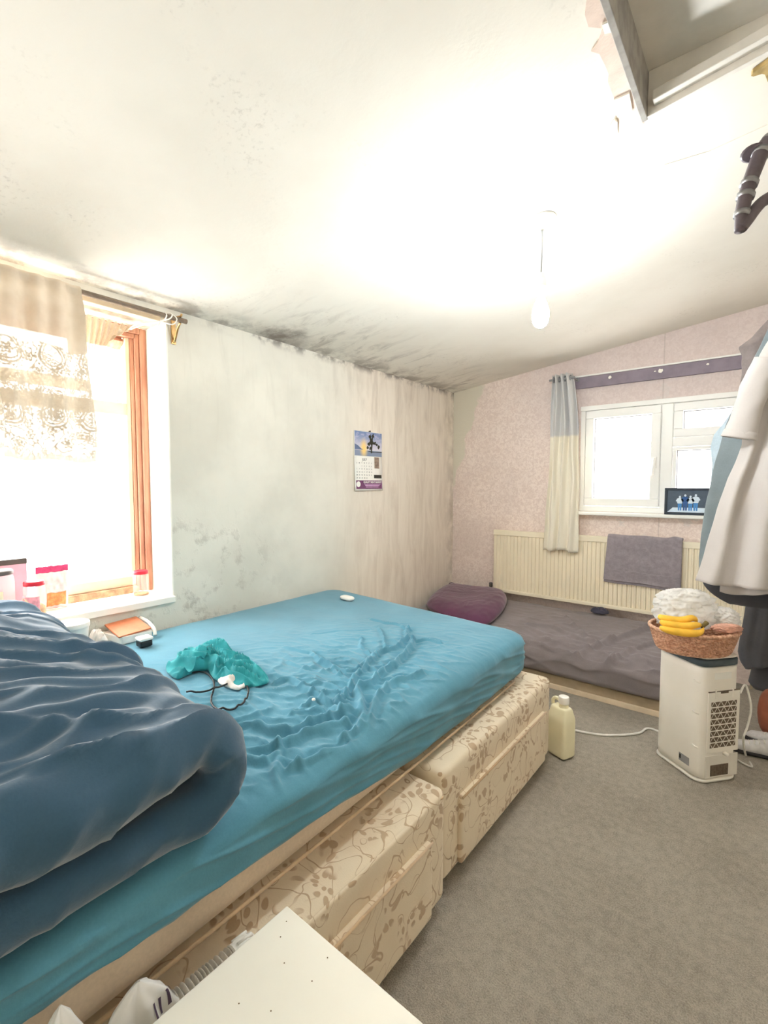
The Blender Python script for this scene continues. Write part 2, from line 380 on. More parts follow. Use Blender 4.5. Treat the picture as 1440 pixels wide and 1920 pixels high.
# timber frame: stepped section, jambs, head, bottom
def frame_bar(nm, y0, y1, z0, z1, dx=.0, w=.05, mat='timber'):
    mb = MB(); mb.box(XF - w - dx, XF - dx, y0, y1, z0, z1); return build(nm, mb, M[mat], win1, bevel=.004)
zt, zb = WZ1 - .012, WZ0 + .02
frame_bar('frame_jamb', WY1 - .036, WY1 - .006, zb, zt)
frame_bar('frame_bead', WY1 - .058, WY1 - .036, zb, zt - .03, .012)
frame_bar('frame_bead', WY1 - .076, WY1 - .058, zb, zt - .05, .024)
frame_bar('frame_jamb', WY0, WY0 + .05, zb, zt)
frame_bar('frame_head', WY0 + .05, WY1 - .036, zt - .03, zt)
frame_bar('frame_bead', WY0 + .05, WY1 - .058, zt - .052, zt - .03, .012)
frame_bar('frame_base', WY0 + .05, WY1 - .076, zb, zb + .035, 0, .06, 'flakywood')
frame_bar('bottom_rail', WY0 + .05, WY1 - .09, zb + .035, zb + .085, .02, .04, 'creamwood')
frame_bar('sash_stile', WY1 - .098, WY1 - .076, zb + .035, zt - .052, .03, .04, 'creamwood')
frame_bar('transom', WY0 + .05, WY1 - .098, 1.648, 1.708, .025, .045, 'creamwood')
frame_bar('mullion', .36, .41, zb + .085, zt - .052, .025, .045, 'creamwood')
for y0, y1, z0, z1 in ((WY0 + .05, .36, zb + .085, 1.648), (.41, WY1 - .098, zb + .085, 1.648), (WY0 + .05, .36, 1.708, zt - .052)):
    mb = MB(); mb.box(XF - .052, XF - .048, y0, y1, z0, z1); build('pane', mb, M['glass'], win1)
# open top-hung vent sash leaning outwards
vent = thing('vent_sash', (0, 0, 0)); vent.parent = win1; vent.location = (0, 0, 0); WL[vent.name] = wloc(win1)
hy0, hy1, hz, L_ = .42, WY1 - .1, zt - .06, .34
ang = math.radians(48)
du = np.array([-math.sin(ang), 0, -math.cos(ang)])
def vbar(nm, y0, y1, s0, s1, th, mat):
    c = np.array([XF - .05, (y0 + y1) / 2, hz]) + du * (s0 + s1) / 2
    nrm = np.array([math.cos(ang), 0, -math.sin(ang)])
    mb = MB(); mb.obox(c, du * (s1 - s0) / 2, np.array([0, (y1 - y0) / 2, 0]), nrm * th / 2); build(nm, mb, M[mat], vent, bevel=.002)
vbar('vent_rail', hy0, hy1, 0, .05, .035, 'timber'); vbar('vent_rail', hy0, hy1, L_ - .05, L_, .035, 'creamwood')
vbar('vent_stile', hy0, hy0 + .045, .05, L_ - .05, .035, 'creamwood'); vbar('vent_stile', hy1 - .045, hy1, .05, L_ - .05, .035, 'creamwood')
vbar('vent_pane', hy0 + .045, hy1 - .045, .05, L_ - .05, .004, 'glass')
mb = MB(); mb.tube([(XF - .05, hy1 - .03, 1.72), (XF - .20, hy1 - .035, 1.80)], .004, 6); build('stay_arm', mb, M['gasket'], vent)

# ------------------------------------------------------------------ back window (white plastic)
win2 = thing('window_2', ((BX0 + BX1) / 2, YB, BZ0), 'white plastic casement window in the wallpapered wall', kind='structure')
def pbar(nm, x0, x1, z0, z1, y0=YB + .02, y1=YB + .085, mat='pvc', bevel=.004):
    mb = MB(); mb.box(x0, x1, y0, y1, z0, z1); return build(nm, mb, M[mat], win2, bevel=bevel)
pbar('outer_frame', BX0, BX1, BZ1 - .035, BZ1, YB - .012); pbar('outer_frame', BX0, BX0 + .035, BZ0 + .0, BZ1 - .035, YB + .0)
pbar('outer_frame', BX1 - .04, BX1, BZ0, BZ1 - .035, YB); pbar('outer_frame', BX0 + .035, BX1 - .04, BZ0, BZ0 + .04, YB)
MX = -.553
pbar('mullion', MX - .035, MX + .035, BZ0 + .04, BZ1 - .035, YB + .005)
# opening sash
sx0, sx1, sz0, sz1 = BX0 + .035, MX - .035, BZ0 + .04, BZ1 - .035
def casement(x0, x1, z0, z1, wd, yo, nm):
    pbar(nm + '_rail', x0, x1, z1 - wd, z1, YB + yo); pbar(nm + '_rail', x0, x1, z0, z0 + wd, YB + yo)
    pbar(nm + '_stile', x0, x0 + wd, z0 + wd, z1 - wd, YB + yo); pbar(nm + '_stile', x1 - wd, x1, z0 + wd, z1 - wd, YB + yo)
    g = .005
    mb = MB()
    for b in ((x0 + wd, x1 - wd, z1 - wd - g, z1 - wd), (x0 + wd, x1 - wd, z0 + wd, z0 + wd + g), (x0 + wd, x0 + wd + g, z0 + wd, z1 - wd), (x1 - wd - g, x1 - wd, z0 + wd, z1 - wd)):
        mb.box(b[0], b[1], YB + .03, YB + .06, b[2], b[3])
    build('gasket', mb, M['gasket'], win2)
    mb = MB(); mb.box(x0 + wd, x1 - wd, YB + .048, YB + .054, z0 + wd, z1 - wd); return build('pane', mb, M['glass'], win2)
casement(sx0 + .004, sx1 - .004, sz0 + .004, sz1 - .004, .058, -.008, 'sash')
TZ = 1.60
pbar('transom', MX + .035, BX1 - .04, TZ - .03, TZ + .03, YB + .005)
casement(MX + .039, BX1 - .044, TZ + .034, sz1 - .004, .055, -.006, 'vent')
casement(MX + .039, BX1 - .044, sz0 + .004, TZ - .034, .022, .012, 'glazing_bead')
h = MB(); h.box(sx1 - .042, sx1 - .022, YB - .02, YB - .008, 1.42, 1.50); h.tube([(sx1 - .032, YB - .03, 1.49), (sx1 - .034, YB - .036, 1.46), (sx1 - .042, YB - .036, 1.37)], .008, 8); build('window_handle', h, M['pvc'], win2, bevel=.002)
mb = MB(); mb.box(BX0 - .02, BX1 + .02, YB - .085, YB + .012, BZ0 - .026, BZ0 - .002); build('window_sill', mb, M['pvc'], win2, bevel=.006)

# ------------------------------------------------------------------ rounded, subdivided box (soft goods)
def soft_box(nx, ny, nz, hx, hy, hz, rx, ry, rz, bottom=True):
    """returns verts (unit centred), normals, faces of a rounded box; arrays concatenated over the faces"""
    def axis(n, h, r):
        k = max(3, int(n * .12)); a = h - r
        t = np.sin(np.linspace(-math.pi / 2, 0, k + 1))[:-1] * r - a
        return np.concatenate([t, np.linspace(-a, a, n), (-t)[::-1]])
    ax, ay, az = axis(nx, hx, rx), axis(ny, hy, ry), axis(nz, hz, rz)
    VV, FF, n = [], [], 0
    def face(A, B, f, flip):
        nonlocal n
        a, b = np.meshgrid(A, B, indexing='ij'); P = f(a, b); m, k = a.shape
        VV.append(P.reshape(-1, 3))
        i, j = np.meshgrid(range(m - 1), range(k - 1), indexing='ij'); i = i.ravel(); j = j.ravel()
        q = np.stack([i * k + j, (i + 1) * k + j, (i + 1) * k + j + 1, i * k + j + 1], 1) + n
        FF.append(q[:, ::-1] if flip else q); n += m * k
    S = lambda *c: np.stack(c, -1)
    face(ax, ay, lambda a, b: S(a, b, a * 0 + hz), False)
    if bottom: face(ax, ay, lambda a, b: S(a, b, a * 0 - hz), True)
    face(ax, az, lambda a, b: S(a, a * 0 - hy, b), False); face(ax, az, lambda a, b: S(a, a * 0 + hy, b), True)
    face(ay, az, lambda a, b: S(a * 0 + hx, a, b), False); face(ay, az, lambda a, b: S(a * 0 - hx, a, b), True)
    V = np.concatenate(VV); Fq = np.concatenate(FF)
    R = np.array([rx, ry, rz]); Hh = np.array([hx, hy, hz])
    C0 = np.clip(V, -(Hh - R), Hh - R); D = (V - C0) / R
    ln = np.linalg.norm(D, axis=1, keepdims=True); Nn = D / (ln + 1e-9)
    V2 = C0 + Nn * R
    return V2, Nn, [tuple(q) for q in Fq.tolist()]
def weld(o, d=1e-5):
    bm = bmesh.new(); bm.from_mesh(o.data); bmesh.ops.remove_doubles(bm, verts=bm.verts, dist=d); bmesh.ops.recalc_face_normals(bm, faces=bm.faces); bm.to_mesh(o.data); bm.free()
    o.data.polygons.foreach_set('use_smooth', [True] * len(o.data.polygons)); o.data.update(); return o

# ------------------------------------------------------------------ divan bed
def m_brocade():
    t = NT('cream_scroll_brocade'); p = t.pos()
    wv = t.n('ShaderNodeVectorMath', operation='ADD'); t.l(p, wv.inputs[0])
    q = t.n('ShaderNodeTexNoise'); t.l(p, q.inputs['Vector']); q.inputs['Scale'].default_value = 9; q.inputs['Detail'].default_value = 1
    sc = t.n('ShaderNodeVectorMath', operation='SCALE'); t.l(q.outputs['Color'], sc.inputs[0]); sc.inputs['Scale'].default_value = .10; t.l(sc.outputs[0], wv.inputs[1])
    n1 = t.noise(wv.outputs[0], 11, 0, .4); line = t.rng(t.math('ABSOLUTE', t.math('SUBTRACT', n1, .5)), .014, .006)
    n1b = t.noise(wv.outputs[0], 15, 0, .4); line2 = t.math('MULTIPLY', t.rng(t.math('ABSOLUTE', t.math('SUBTRACT', n1b, .43)), .010, .004), t.rng(t.noise(p, 7, 1), .45, .55))
    vd = t.voro(wv.outputs[0], 34); reg = t.rng(t.noise(t.pos((1, 1, 1), (5, 3, 1)), 9, 1), .50, .56)
    leaf = t.math('MULTIPLY', t.rng(vd, .46, .34), reg)
    pat = t.math('MAXIMUM', t.math('MAXIMUM', line, line2), leaf)
    grime = t.rng(t.noise(p, 3.2, 4, .6), .42, .75)
    c = t.mix(t.math('MULTIPLY', pat, .72), srgb(228, 214, 190), srgb(172, 140, 106)); c = t.mix(t.math('MULTIPLY', grime, .35), c, srgb(196, 170, 138))
    t.color(c); t.rough(.75, .2); t.b.inputs['Sheen Weight'].default_value = .2
    t.bump(t.math('ADD', pat, t.math('MULTIPLY', t.noise(p, 300, 1), .3)), .25, .004); return t.m
M['brocade'] = m_brocade()
M['ticking'] = fabric('cream_mattress_ticking', srgb(214, 196, 174), .1, 500, mott=6)
M['piping'] = fabric('tan_piping', srgb(196, 170, 138), .12, 400)
M['sheet'] = fabric('teal_cotton_sheet', srgb(86, 142, 164), .09, 700, mott=4, sheen=.25)
M['duvet'] = fabric('navy_teal_duvet_cotton', srgb(58, 88, 112), .08, 700, mott=5, sheen=.5)
M['tealcloth'] = fabric('bright_teal_cotton', srgb(58, 158, 166), .12, 600, mott=14)
def divan(yA, yB, xF, ztop, lab, sag=0.0, dz=0.0):
    root = thing('divan_base', ((xF - 2.24) / 2, (yA + yB) / 2, 0), lab, 'bed base', 'divan base halves')
    cx, cy = (xF - 2.245) / 2, (yA + yB) / 2; hx, hy = (xF + 2.245) / 2, (yB - yA) / 2
    V, N, Fq = soft_box(30, 30, 10, hx, hy, (ztop - .035) / 2, .028, .028, .022)
    V = V + np.array([cx, cy, .035 + (ztop - .035) / 2])
    V[:, 2] += np.where(N[:, 2] > .5, .003 * perlin(V[:, 0] * 9, V[:, 1] * 9, 3) - sag * np.exp(-((V[:, 0] - xF + .05) / .12) ** 2 - ((V[:, 1] - cy) / .4) ** 2), 0)
    b = weld(build('base_body', MB().add(V, Fq), M['brocade'], root))
    mb = MB(); loop = [(xF - .022, yA + .03, ztop - .016), (xF - .006, yA + .05, ztop - .022)] + [(xF - .006, y, ztop - .022) for y in np.linspace(yA + .1, yB - .1, 6)] + [(xF - .006, yB - .05, ztop - .022), (xF - .03, yB - .008, ztop - .022), (xF - .3, yB - .005, ztop - .022)]
    mb.tube(smooth_path(loop, 4), .0045, 6); build('piping', mb, M['piping'], root, smooth=True)
    # drawer front, proud of the base side
    d0, d1 = yA + .10, yB - .10
    V, N, Fq = soft_box(2, 24, 10, .012, (d1 - d0) / 2, .115, .009, .012, .012)
    V = V + np.array([xF + .005, (d0 + d1) / 2, .165]); dr = weld(build('drawer', MB().add(V, Fq), M['brocade'], root))
    mb = MB(); mb.tube([(xF + .017, d0 + .004, .279), (xF + .017, d1 - .004, .279)], .004, 6); build('drawer_piping', mb, M['piping'], dr, smooth=True)
    for x in (xF - .1, -2.1):
        for y in (yA + .1, yB - .1):
            mb = MB(); mb.lathe([(.012, 0), (.022, .004), (.022, .03), (.015, .036)], (x, y, 0), 14); build('castor', mb, M['dark'], root, smooth=True)
    return root
M['dark'] = plain('black_plastic', (.012, .012, .013), .45, .4)
divan(.06, 1.196, -.722, .385, 'near half of the cream brocade divan base, beside the white table', sag=.015)
divan(1.214, 2.175, -.752, .405, 'far half of the cream brocade divan base, beside the plastic jerrycan')

# mattress with teal fitted sheet
MZ0, MZT = .412, .622
QA = (-2.258, .0); QB = (-.798, .0); QC = (-.842, 2.135); QD = (-2.262, 2.250)
def quadmap(V):
    u = V[:, 0:1] * .5 + .5; v = V[:, 1:2] * .5 + .5
    a, b, c, d = map(np.array, (QA, QB, QC, QD))
    return (a * (1 - u) + b * u) * (1 - v) + (d * (1 - u) + c * u) * v
mat_root = thing('mattress', (-1.55, 1.2, MZ0), 'cream mattress in a wrinkled teal fitted sheet on the divan', 'mattress')
hx, hy = .722, 1.09
def mattress_surface(nx, ny, nz, hz, shrink=0.0, bottom=True):
    V, N, Fq = soft_box(nx, ny, nz, hx - shrink, hy - shrink, hz, .11, .11, .05, bottom)
    Z = V[:, 2].copy(); W = V.copy(); W[:, 0] /= hx; W[:, 1] /= hy
    XY = quadmap(W); return np.column_stack([XY, Z]), N, Fq
V, N, Fq = mattress_surface(20, 30, 8, (MZT - MZ0) / 2 - .012, .006)
V[:, 2] += (MZ0 + MZT) / 2 - .012
weld(build('mattress_body', MB().add(V, Fq), M['ticking'], mat_root))
mb = MB(); mb.tube(smooth_path([(-.806, .25, MZ0 + .022), (-.812, .7, MZ0 + .02), (-.818, 1.2, MZ0 + .02), (-.835, 1.95, MZ0 + .02)], 6), .0045, 6); build('piping', mb, M['piping'], mat_root, smooth=True)
zq = lambda a, b: onz(400 + a * .4306, 1140 + b * .4306, MZT)[:2]
creases = [
 ([(865, 140), (845, 190), (760, 262), (690, 320), (632, 350), (642, 420), (655, 480), (610, 530), (555, 562)], .017, .016),
 ([(905, 285), (800, 320), (728, 365), (697, 435), (682, 490), (640, 552), (560, 592), (430, 650), (330, 690)], .016, .016),
 ([(850, 88), (838, 130), (790, 170), (730, 190), (700, 215), (668, 250), (610, 310), (580, 370), (520, 420), (470, 395), (400, 342), (330, 310), (270, 322)], .014, .013),
 ([(700, 200), (655, 240), (600, 270), (540, 262), (470, 232)], .010, .011),
 ([(430, 195), (520, 262), (585, 305)], .009, .012), ([(380, 425), (450, 395), (540, 442), (600, 472)], .011, .012),
 ([(60, 545), (150, 512), (232, 524), (330, 540), (420, 502), (520, 470), (600, 440)], .017, .018),
 ([(80, 605), (190, 625), (280, 602), (380, 562), (490, 520), (580, 500)], .016, .018),
 ([(290, 600), (276, 680), (285, 760), (272, 820), (225, 880)], .012, .013), ([(300, 650), (400, 684), (480, 694), (560, 660)], .010, .012),
 ([(720, 88), (742, 122), (752, 168)], .009, .010), ([(690, 48), (742, 66), (800, 70), (862, 96)], .009, .010), ([(862, 145), (930, 140), (990, 152)], .010, .010),
 ([(640, 128), (655, 172), (692, 212)], .008, .010), ([(330, 232), (440, 272), (560, 292)], .006, .012), ([(430, 110), (560, 100), (690, 92)], .004, .010),
 ([(300, 170), (420, 190), (540, 180)], .004, .012), ([(140, 640), (210, 665), (262, 640)], .012, .014), ([(340, 470), (440, 450), (520, 480), (610, 520)], .009, .012),
 ([(590, 560), (615, 610), (650, 600), (700, 560), (720, 545)], .009, .010), ([(490, 330), (560, 350), (600, 385)], .008, .010), ([(20, 490), (110, 480), (200, 462)], .006, .014)]
creases = [([zq(*p) for p in c], a, w_) for c, a, w_ in creases]
def sheet_h(x, y):
    h = np.zeros_like(x)
    wx = x + .010 * perlin(x * 14, y * 14, 5); wy = y + .010 * perlin(x * 14 + 9, y * 14, 6)
    for pts, a, w_ in creases:
        sp = smooth_path([(p[0], p[1], 0) for p in pts], 4)[:, :2]
        d = polydist(wx, wy, sp.tolist()); w2 = w_ * .72; h += 1.7 * a * (np.exp(-(d / w2) ** 2) - .35 * np.exp(-(d / (2.4 * w2)) ** 2))
    core = np.exp(-((x + 1.1) / .42) ** 2 - ((y - 1.05) / .62) ** 2)
    h += .013 * core * (ridged((x + y * .5) * 7, (y - x * .5) * 13, 11, 2.5) - .3) + .002 * perlin(x * 5, y * 9, 12) + .0032 * core * perlin(x * 26 + y * 14, y * 52 - x * 10, 14) + .004 * core * (ridged(x * 15 - y * 4, y * 24 + x * 6, 15, 2) - .3)
    return h * sstep(.46, .64, y + .05 * np.clip(-1.2 - x, 0, 1))
V, N, Fq = mattress_surface(210, 320, 26, (MZT - MZ0) / 2, 0, False)
t01 = (V[:, 2] + (MZT - MZ0) / 2) / (MZT - MZ0)
zsb = np.interp(V[:, 1], [0.1, .55, .72, 1.0, 1.25, 2.3], [.515, .482, .474, .435, .415, .413])
side = 1 - sstep(.55, .9, N[:, 2])
lower = np.clip(t01, 0, 1); zflat = V[:, 2] + (MZ0 + MZT) / 2
zmap = zsb + (MZT - zsb) * lower
V[:, 2] = np.where(t01 < .75, zmap, zmap * 1.0)
V[:, 2] += sheet_h(V[:, 0], V[:, 1]) * (1 - side)
out = side * (.006 * ridged(V[:, 1] * 3 + V[:, 2] * 4, V[:, 2] * 22 + V[:, 1] * 3, 21, 2) + .004 * perlin(V[:, 1] * 9, V[:, 2] * 14, 22) + .004)
edge = np.exp(-((t01 - .93) / .06) ** 2) * side
out += .004 * edge * ridged(V[:, 1] * 40, V[:, 0] * 40, 23, 1.5) * sstep(.3, .6, perlin(V[:, 1] * 4, V[:, 0] * 3 + 3, 24) + .3)
V[:, 0] += np.where(N[:, 0] > 0, N[:, 0], 0) * out; V[:, 1] += np.where(N[:, 1] > 0, N[:, 1], 0) * out
V[:, 0] = np.maximum(V[:, 0], XL + .004)
weld(build('fitted_sheet', MB().add(V, Fq), M['sheet'], mat_root))

# ------------------------------------------------------------------ folded duvet
DFOLDS = [([(0, 600), (250, 540), (500, 470), (700, 430), (850, 420), (1000, 470)], .020, .020), ([(0, 780), (200, 700), (400, 640), (560, 560), (750, 500), (900, 480), (1020, 560)], .024, .020),
 ([(0, 930), (250, 830), (450, 740), (600, 640), (800, 580), (950, 600)], .020, .018), ([(0, 1070), (200, 990), (400, 900), (600, 800), (800, 720), (1000, 690), (1150, 700)], .018, .016), ([(0, 1130), (150, 1040), (350, 960), (550, 880)], .014, .012),
 ([(0, 470), (150, 470), (300, 420), (420, 360), (560, 300), (700, 290)], .018, .020), ([(50, 330), (200, 290), (330, 280), (450, 330)], .018, .022), ([(100, 200), (300, 200), (450, 190), (560, 240)], .014, .022), ([(600, 180), (750, 270), (900, 380), (1050, 520)], .012, .018),
 ([(850, 990), (950, 900), (1100, 800)], .012, .012), ([(600, 1200), (640, 1060), (700, 980)], .010, .011), ([(370, 1320), (420, 1200), (450, 1130)], .010, .011), ([(980, 1010), (1050, 920), (1180, 850)], .012, .011), ([(0, 1330), (90, 1290), (140, 1240)], .012, .012), ([(0, 860), (200, 770), (380, 690)], .012, .012), ([(500, 400), (650, 370), (800, 370), (930, 420)], .012, .014)]
DFOLDS = [([tuple(p[:2]) for p in smooth_path([onz(a * .3472, 1140 + b * .3472, .845) for a, b in c], 4)], h_, w_) for c, h_, w_ in DFOLDS]
def duvet():
    hwx = .715; xc = -1.51
    tl, tu = .044, .062; zl, zu = .672, .806
    rz = (zu - zl) / 2; ym = .455
    path = [(-.62 + k * (ym + .62) / 46, zl) for k in range(46)] + [(ym + 1.05 * rz * math.sin(a), zl + rz - rz * math.cos(a)) for a in np.linspace(0, math.pi, 22)] + [(ym - k * (ym + .70) / 90, zu) for k in range(1, 91)]
    path = np.array(path); m = len(path)
    T = np.gradient(path, axis=0); T /= np.linalg.norm(T, axis=1, keepdims=True); Nn = np.stack([T[:, 1], -T[:, 0]], 1)  # outward
    s = np.concatenate([[0], np.cumsum(np.linalg.norm(np.diff(path, axis=0), axis=1))]); S = s / s[-1]
    th = np.interp(S, [0, .45, .6, 1], [tl, tl, tu, tu])
    # cross-section loop: outer face (fine), round edge, inner face, round edge
    nx = 240
    xs_o = np.linspace(-1, 1, nx); e = np.linspace(0, math.pi, 10)[1:-1]
    loop = [(x, 1.0, 0) for x in xs_o] + [(1.0, math.cos(a), math.sin(a)) for a in e] + [(x, -1.0, 0) for x in xs_o[::-3]] + [(-1.0, math.cos(a), math.sin(a)) for a in e[::-1]]
    K = len(loop); V = np.zeros((m, K, 3))
    lx = np.array([l[0] for l in loop]); ln_ = np.array([l[1] for l in loop]); lr = np.array([l[2] for l in loop])
    for i in range(m):
        t = th[i]; upper = sstep(.5, .62, S[i])
        X = xc + lx * (hwx - t) + np.sign(lx) * lr * t
        if S[i] > .45: X = X + .02 * upper * (lx > .9)
        puff = 1 + .35 * upper * np.exp(-(lx / .8) ** 4) * (ln_ > 0) + .1 * perlin(lx * 2, np.full(K, S[i] * 6), 31)
        off = ln_ * t * puff
        # long soft folds running over the nose, parallel to the bed side
        Y_ = path[i, 0] + Nn[i, 0] * off; Z_ = path[i, 1] + Nn[i, 1] * off
        wx = X + .05 * np.sin(S[i] * 9 + X * 2.0) + .045 * perlin(X * 2.5, np.full(K, S[i] * 9), 32)
        f = .028 * (ridged(wx * 4.2, np.full(K, S[i] * 3.0), 33, 2.6) - .3) + .018 * (ridged(wx * 9 + S[i] * 3, np.full(K, S[i] * 5.0), 34, 2.6) - .3) + .006 * perlin(wx * 22, np.full(K, S[i] * 18), 35)
        am = np.where(ln_ > -.2, 1, .15) * sstep(.35, .55, S[i]) * (.5 + .5 * sstep(.42, .6, S[i])) * (1 - .25 * np.clip(lr, 0, 1)) + .15
        am = am * (1 - .15 * np.exp(-((lx - 1) / .12) ** 2))
        g = f * am
        V[i, :, 0] = X + lr * np.sign(lx) * (.020 * perlin(np.full(K, S[i] * 14), lx, 36) + .014 * (ridged(np.full(K, S[i] * 26), ln_ * .6, 40, 2) - .4))
        V[i, :, 1] = Y_ + Nn[i, 0] * g; V[i, :, 2] = Z_ + Nn[i, 1] * g
        # crest: hump towards the middle, rim droop over the open side
        hump = upper * (.055 * np.exp(-((X + 1.55) / .5) ** 2)) - upper * .022 * sstep(-1.05, -.8, X)
        hump += upper * .012 * perlin(X * 3, np.full(K, path[i, 0] * 5), 37)
        V[i, :, 2] += hump
        if S[i] > .48:
            m_ = ln_ > -.1; fx_ = V[i, m_, 0] + .012 * perlin(V[i, m_, 0] * 9, V[i, m_, 1] * 9, 38); fy_ = V[i, m_, 1] + .012 * perlin(V[i, m_, 0] * 9 + 5, V[i, m_, 1] * 9, 39); hh = np.zeros(m_.sum())
            for pts_, a_, w_ in DFOLDS:
                d_ = polydist(fx_, fy_, pts_); hh += a_ * (np.exp(-(d_ / w_) ** 2) - .45 * np.exp(-(d_ / (2.3 * w_)) ** 2))
            V[i, m_, 2] += hh * sstep(.48, .58, S[i]) * np.clip(ln_[m_] + .1, 0, 1)
        V[i, :, 1] += .05 * upper * 0 + .03 * np.exp(-((S[i] - .52) / .12) ** 2) * np.exp(-((X + 1.35) / .35) ** 2) - .015
    V[:, :, 2] = np.maximum(V[:, :, 2], MZT + .002)
    V[:, :, 0] = np.maximum(V[:, :, 0], XL + .006)
    mb = MB(); mb.grid(V, wv=True); mb.f.append(tuple(range(K))); mb.f.append(tuple((m - 1) * K + k for k in reversed(range(K))))
    return build('duvet', mb, M['duvet'], smooth=True, label='thick navy blue duvet folded over at the head of the bed', cat='duvet')
duvet()

# ------------------------------------------------------------------ lumps of cloth
def lump(name, outline, zfun, H, mat, seed=1, nr=26, nth=120, p=2.4, rid=.5, fx=14, fy=30, ang=0.0, under=.0, c=None, parent=None, wob=.03, **k):
    """crumpled heap standing on zfun(x,y): outline is a closed list of world xy"""
    pts = smooth_path([(x, y, 0) for x, y in outline], 10, True)[:, :2]; c = np.mean(pts, 0) if c is None else np.array(c)
    idx = np.linspace(0, len(pts), nth, endpoint=False); i0 = idx.astype(int); fr = (idx - i0)[:, None]
    B = pts[i0 % len(pts)] * (1 - fr) + pts[(i0 + 1) % len(pts)] * fr
    rr = np.linspace(0, 1, nr) ** .8; V = np.zeros((nr, nth, 3))
    for i, r in enumerate(rr):
        q = c + (B - c) * r; x, y = q[:, 0], q[:, 1]
        a = x * math.cos(ang) + y * math.sin(ang); b = -x * math.sin(ang) + y * math.cos(ang)
        e = (1 - r ** p)
        wr = ridged(a * fx + 1.5 * perlin(x * 8, y * 8, seed + 3), b * fy, seed, 1.8)
        h = H * (e ** .6) * ((1 - rid) + rid * wr + .25 * perlin(a * fx * .5, b * fy * .5, seed + 1)) + H * .10 * (1 - r) ** .0 * 0
        q2 = q + wob * H * 6 * (r > .3) * np.stack([perlin(x * 20, y * 20, seed + 5), perlin(x * 20, y * 20, seed + 6)], 1) * e[..., None] if np.ndim(e) else q + wob * H * 6 * (r > .3) * e * np.stack([perlin(x * 20, y * 20, seed + 5), perlin(x * 20, y * 20, seed + 6)], 1)
        z0 = zfun(q2[:, 0], q2[:, 1]); V[i] = np.column_stack([q2, z0 + np.maximum(h, 0) + .001])
    mb = MB(); mb.grid(V, wv=True); mb.f.append(tuple((nr - 1) * nth + j for j in range(nth)))
    return build(name, mb, mat, parent, smooth=True, **k)
flat = lambda z: (lambda x, y: np.zeros_like(x) + z)
def pxl(pts, z): return [tuple(onz(x, y, z)[:2]) for x, y in pts]
ZS = MZT + .004
zz = lambda a, b: (320 + a * .1458, 1190 + b * .1458)
bedz = lambda x, y: MZT + .003 + np.maximum(sheet_h(x, y), 0) * 1.0
tc = thing('crumpled_garment', (*onz(420, 1260, MZT)[:2], MZT), 'crumpled bright teal garment lying beside the duvet on the bed', 'clothing')
lump('cloth_body', pxl([zz(*p) for p in [(-60, 420), (60, 330), (250, 260), (420, 190), (560, 150), (700, 160), (800, 260), (860, 330), (1010, 370), (1130, 450), (1240, 560), (1250, 640), (1000, 700), (800, 690), (560, 590), (470, 480), (260, 520), (90, 590), (-30, 520)]], MZT), bedz, .062, M['tealcloth'], 41, 60, 300, 3.2, .80, 7, 22, .35, c=onz(*zz(600, 400), MZT)[:2], wob=.02, parent=tc)
M['tissue'] = plain('white_tissue', srgb(238, 232, 226), .9, .1, .05, 40)
lump('lining', pxl([zz(*p) for p in [(600, 560), (760, 560), (960, 580), (975, 690), (860, 730), (720, 690), (620, 640)]], MZT), bedz, .034, M['tissue'], 47, 16, 60, 2.2, .6, 30, 40, parent=tc)
# black charging cable
def bedpath(pts, lift=.004, n=6):
    q = [onz(*zz(*p), MZT + .004) for p in pts]; s = smooth_path(q, n); s[:, 2] = bedz(s[:, 0], s[:, 1]) + lift; return s
mb = MB(); mb.tube(bedpath([(100, 560), (220, 510), (370, 490), (480, 520), (545, 600), (560, 700), (530, 800), (525, 890), (590, 965), (720, 985), (850, 950), (960, 860), (1000, 760), (985, 690), (930, 650)]), .0032, 8)
cab = build('charging_cable', mb, M['dark'], smooth=True, label='thin black charging cable looped on the teal sheet', cat='cable')
mb = MB(); mb.tube(bedpath([(205, 770), (330, 778), (480, 760), (600, 720), (700, 680), (760, 650)], .0105), .0032, 8)
build('charging_lead', mb, M['dark'], smooth=True, label='short straight black lead crossing the looped cable on the bed', cat='cable')
# small white object at the foot of the bed, tiny white tablet near the creases
x, y = onz(651, 1126, MZT)[:2]
M['white'] = plain('white_plastic', srgb(240, 238, 232), .35, .4, .02)
V, N, Fq = soft_box(10, 8, 4, .05, .026, .013, .03, .02, .011); V = V @ np.array([[math.cos(.1), math.sin(.1), 0], [-math.sin(.1), math.cos(.1), 0], [0, 0, 1]]).T
weld(build('bed_remote', MB().add(V + np.array([x, y, MZT + .0155]), Fq), M['white'], label='small white plastic object on the far end of the teal sheet', cat='gadget'))
x, y = onz(588, 1320, MZT)[:2]; mb = MB(); zt_ = float(bedz(np.array([x]), np.array([y]))[0]); mb.lathe([(.001, 0), (.005, .001), (.006, .004), (.004, .007), (.001, .008)], (x, y, zt_ + .001), 12); build('white_pill', mb, M['white'], smooth=True, label='tiny white pill-like bead lying on the wrinkled sheet', cat='bead')

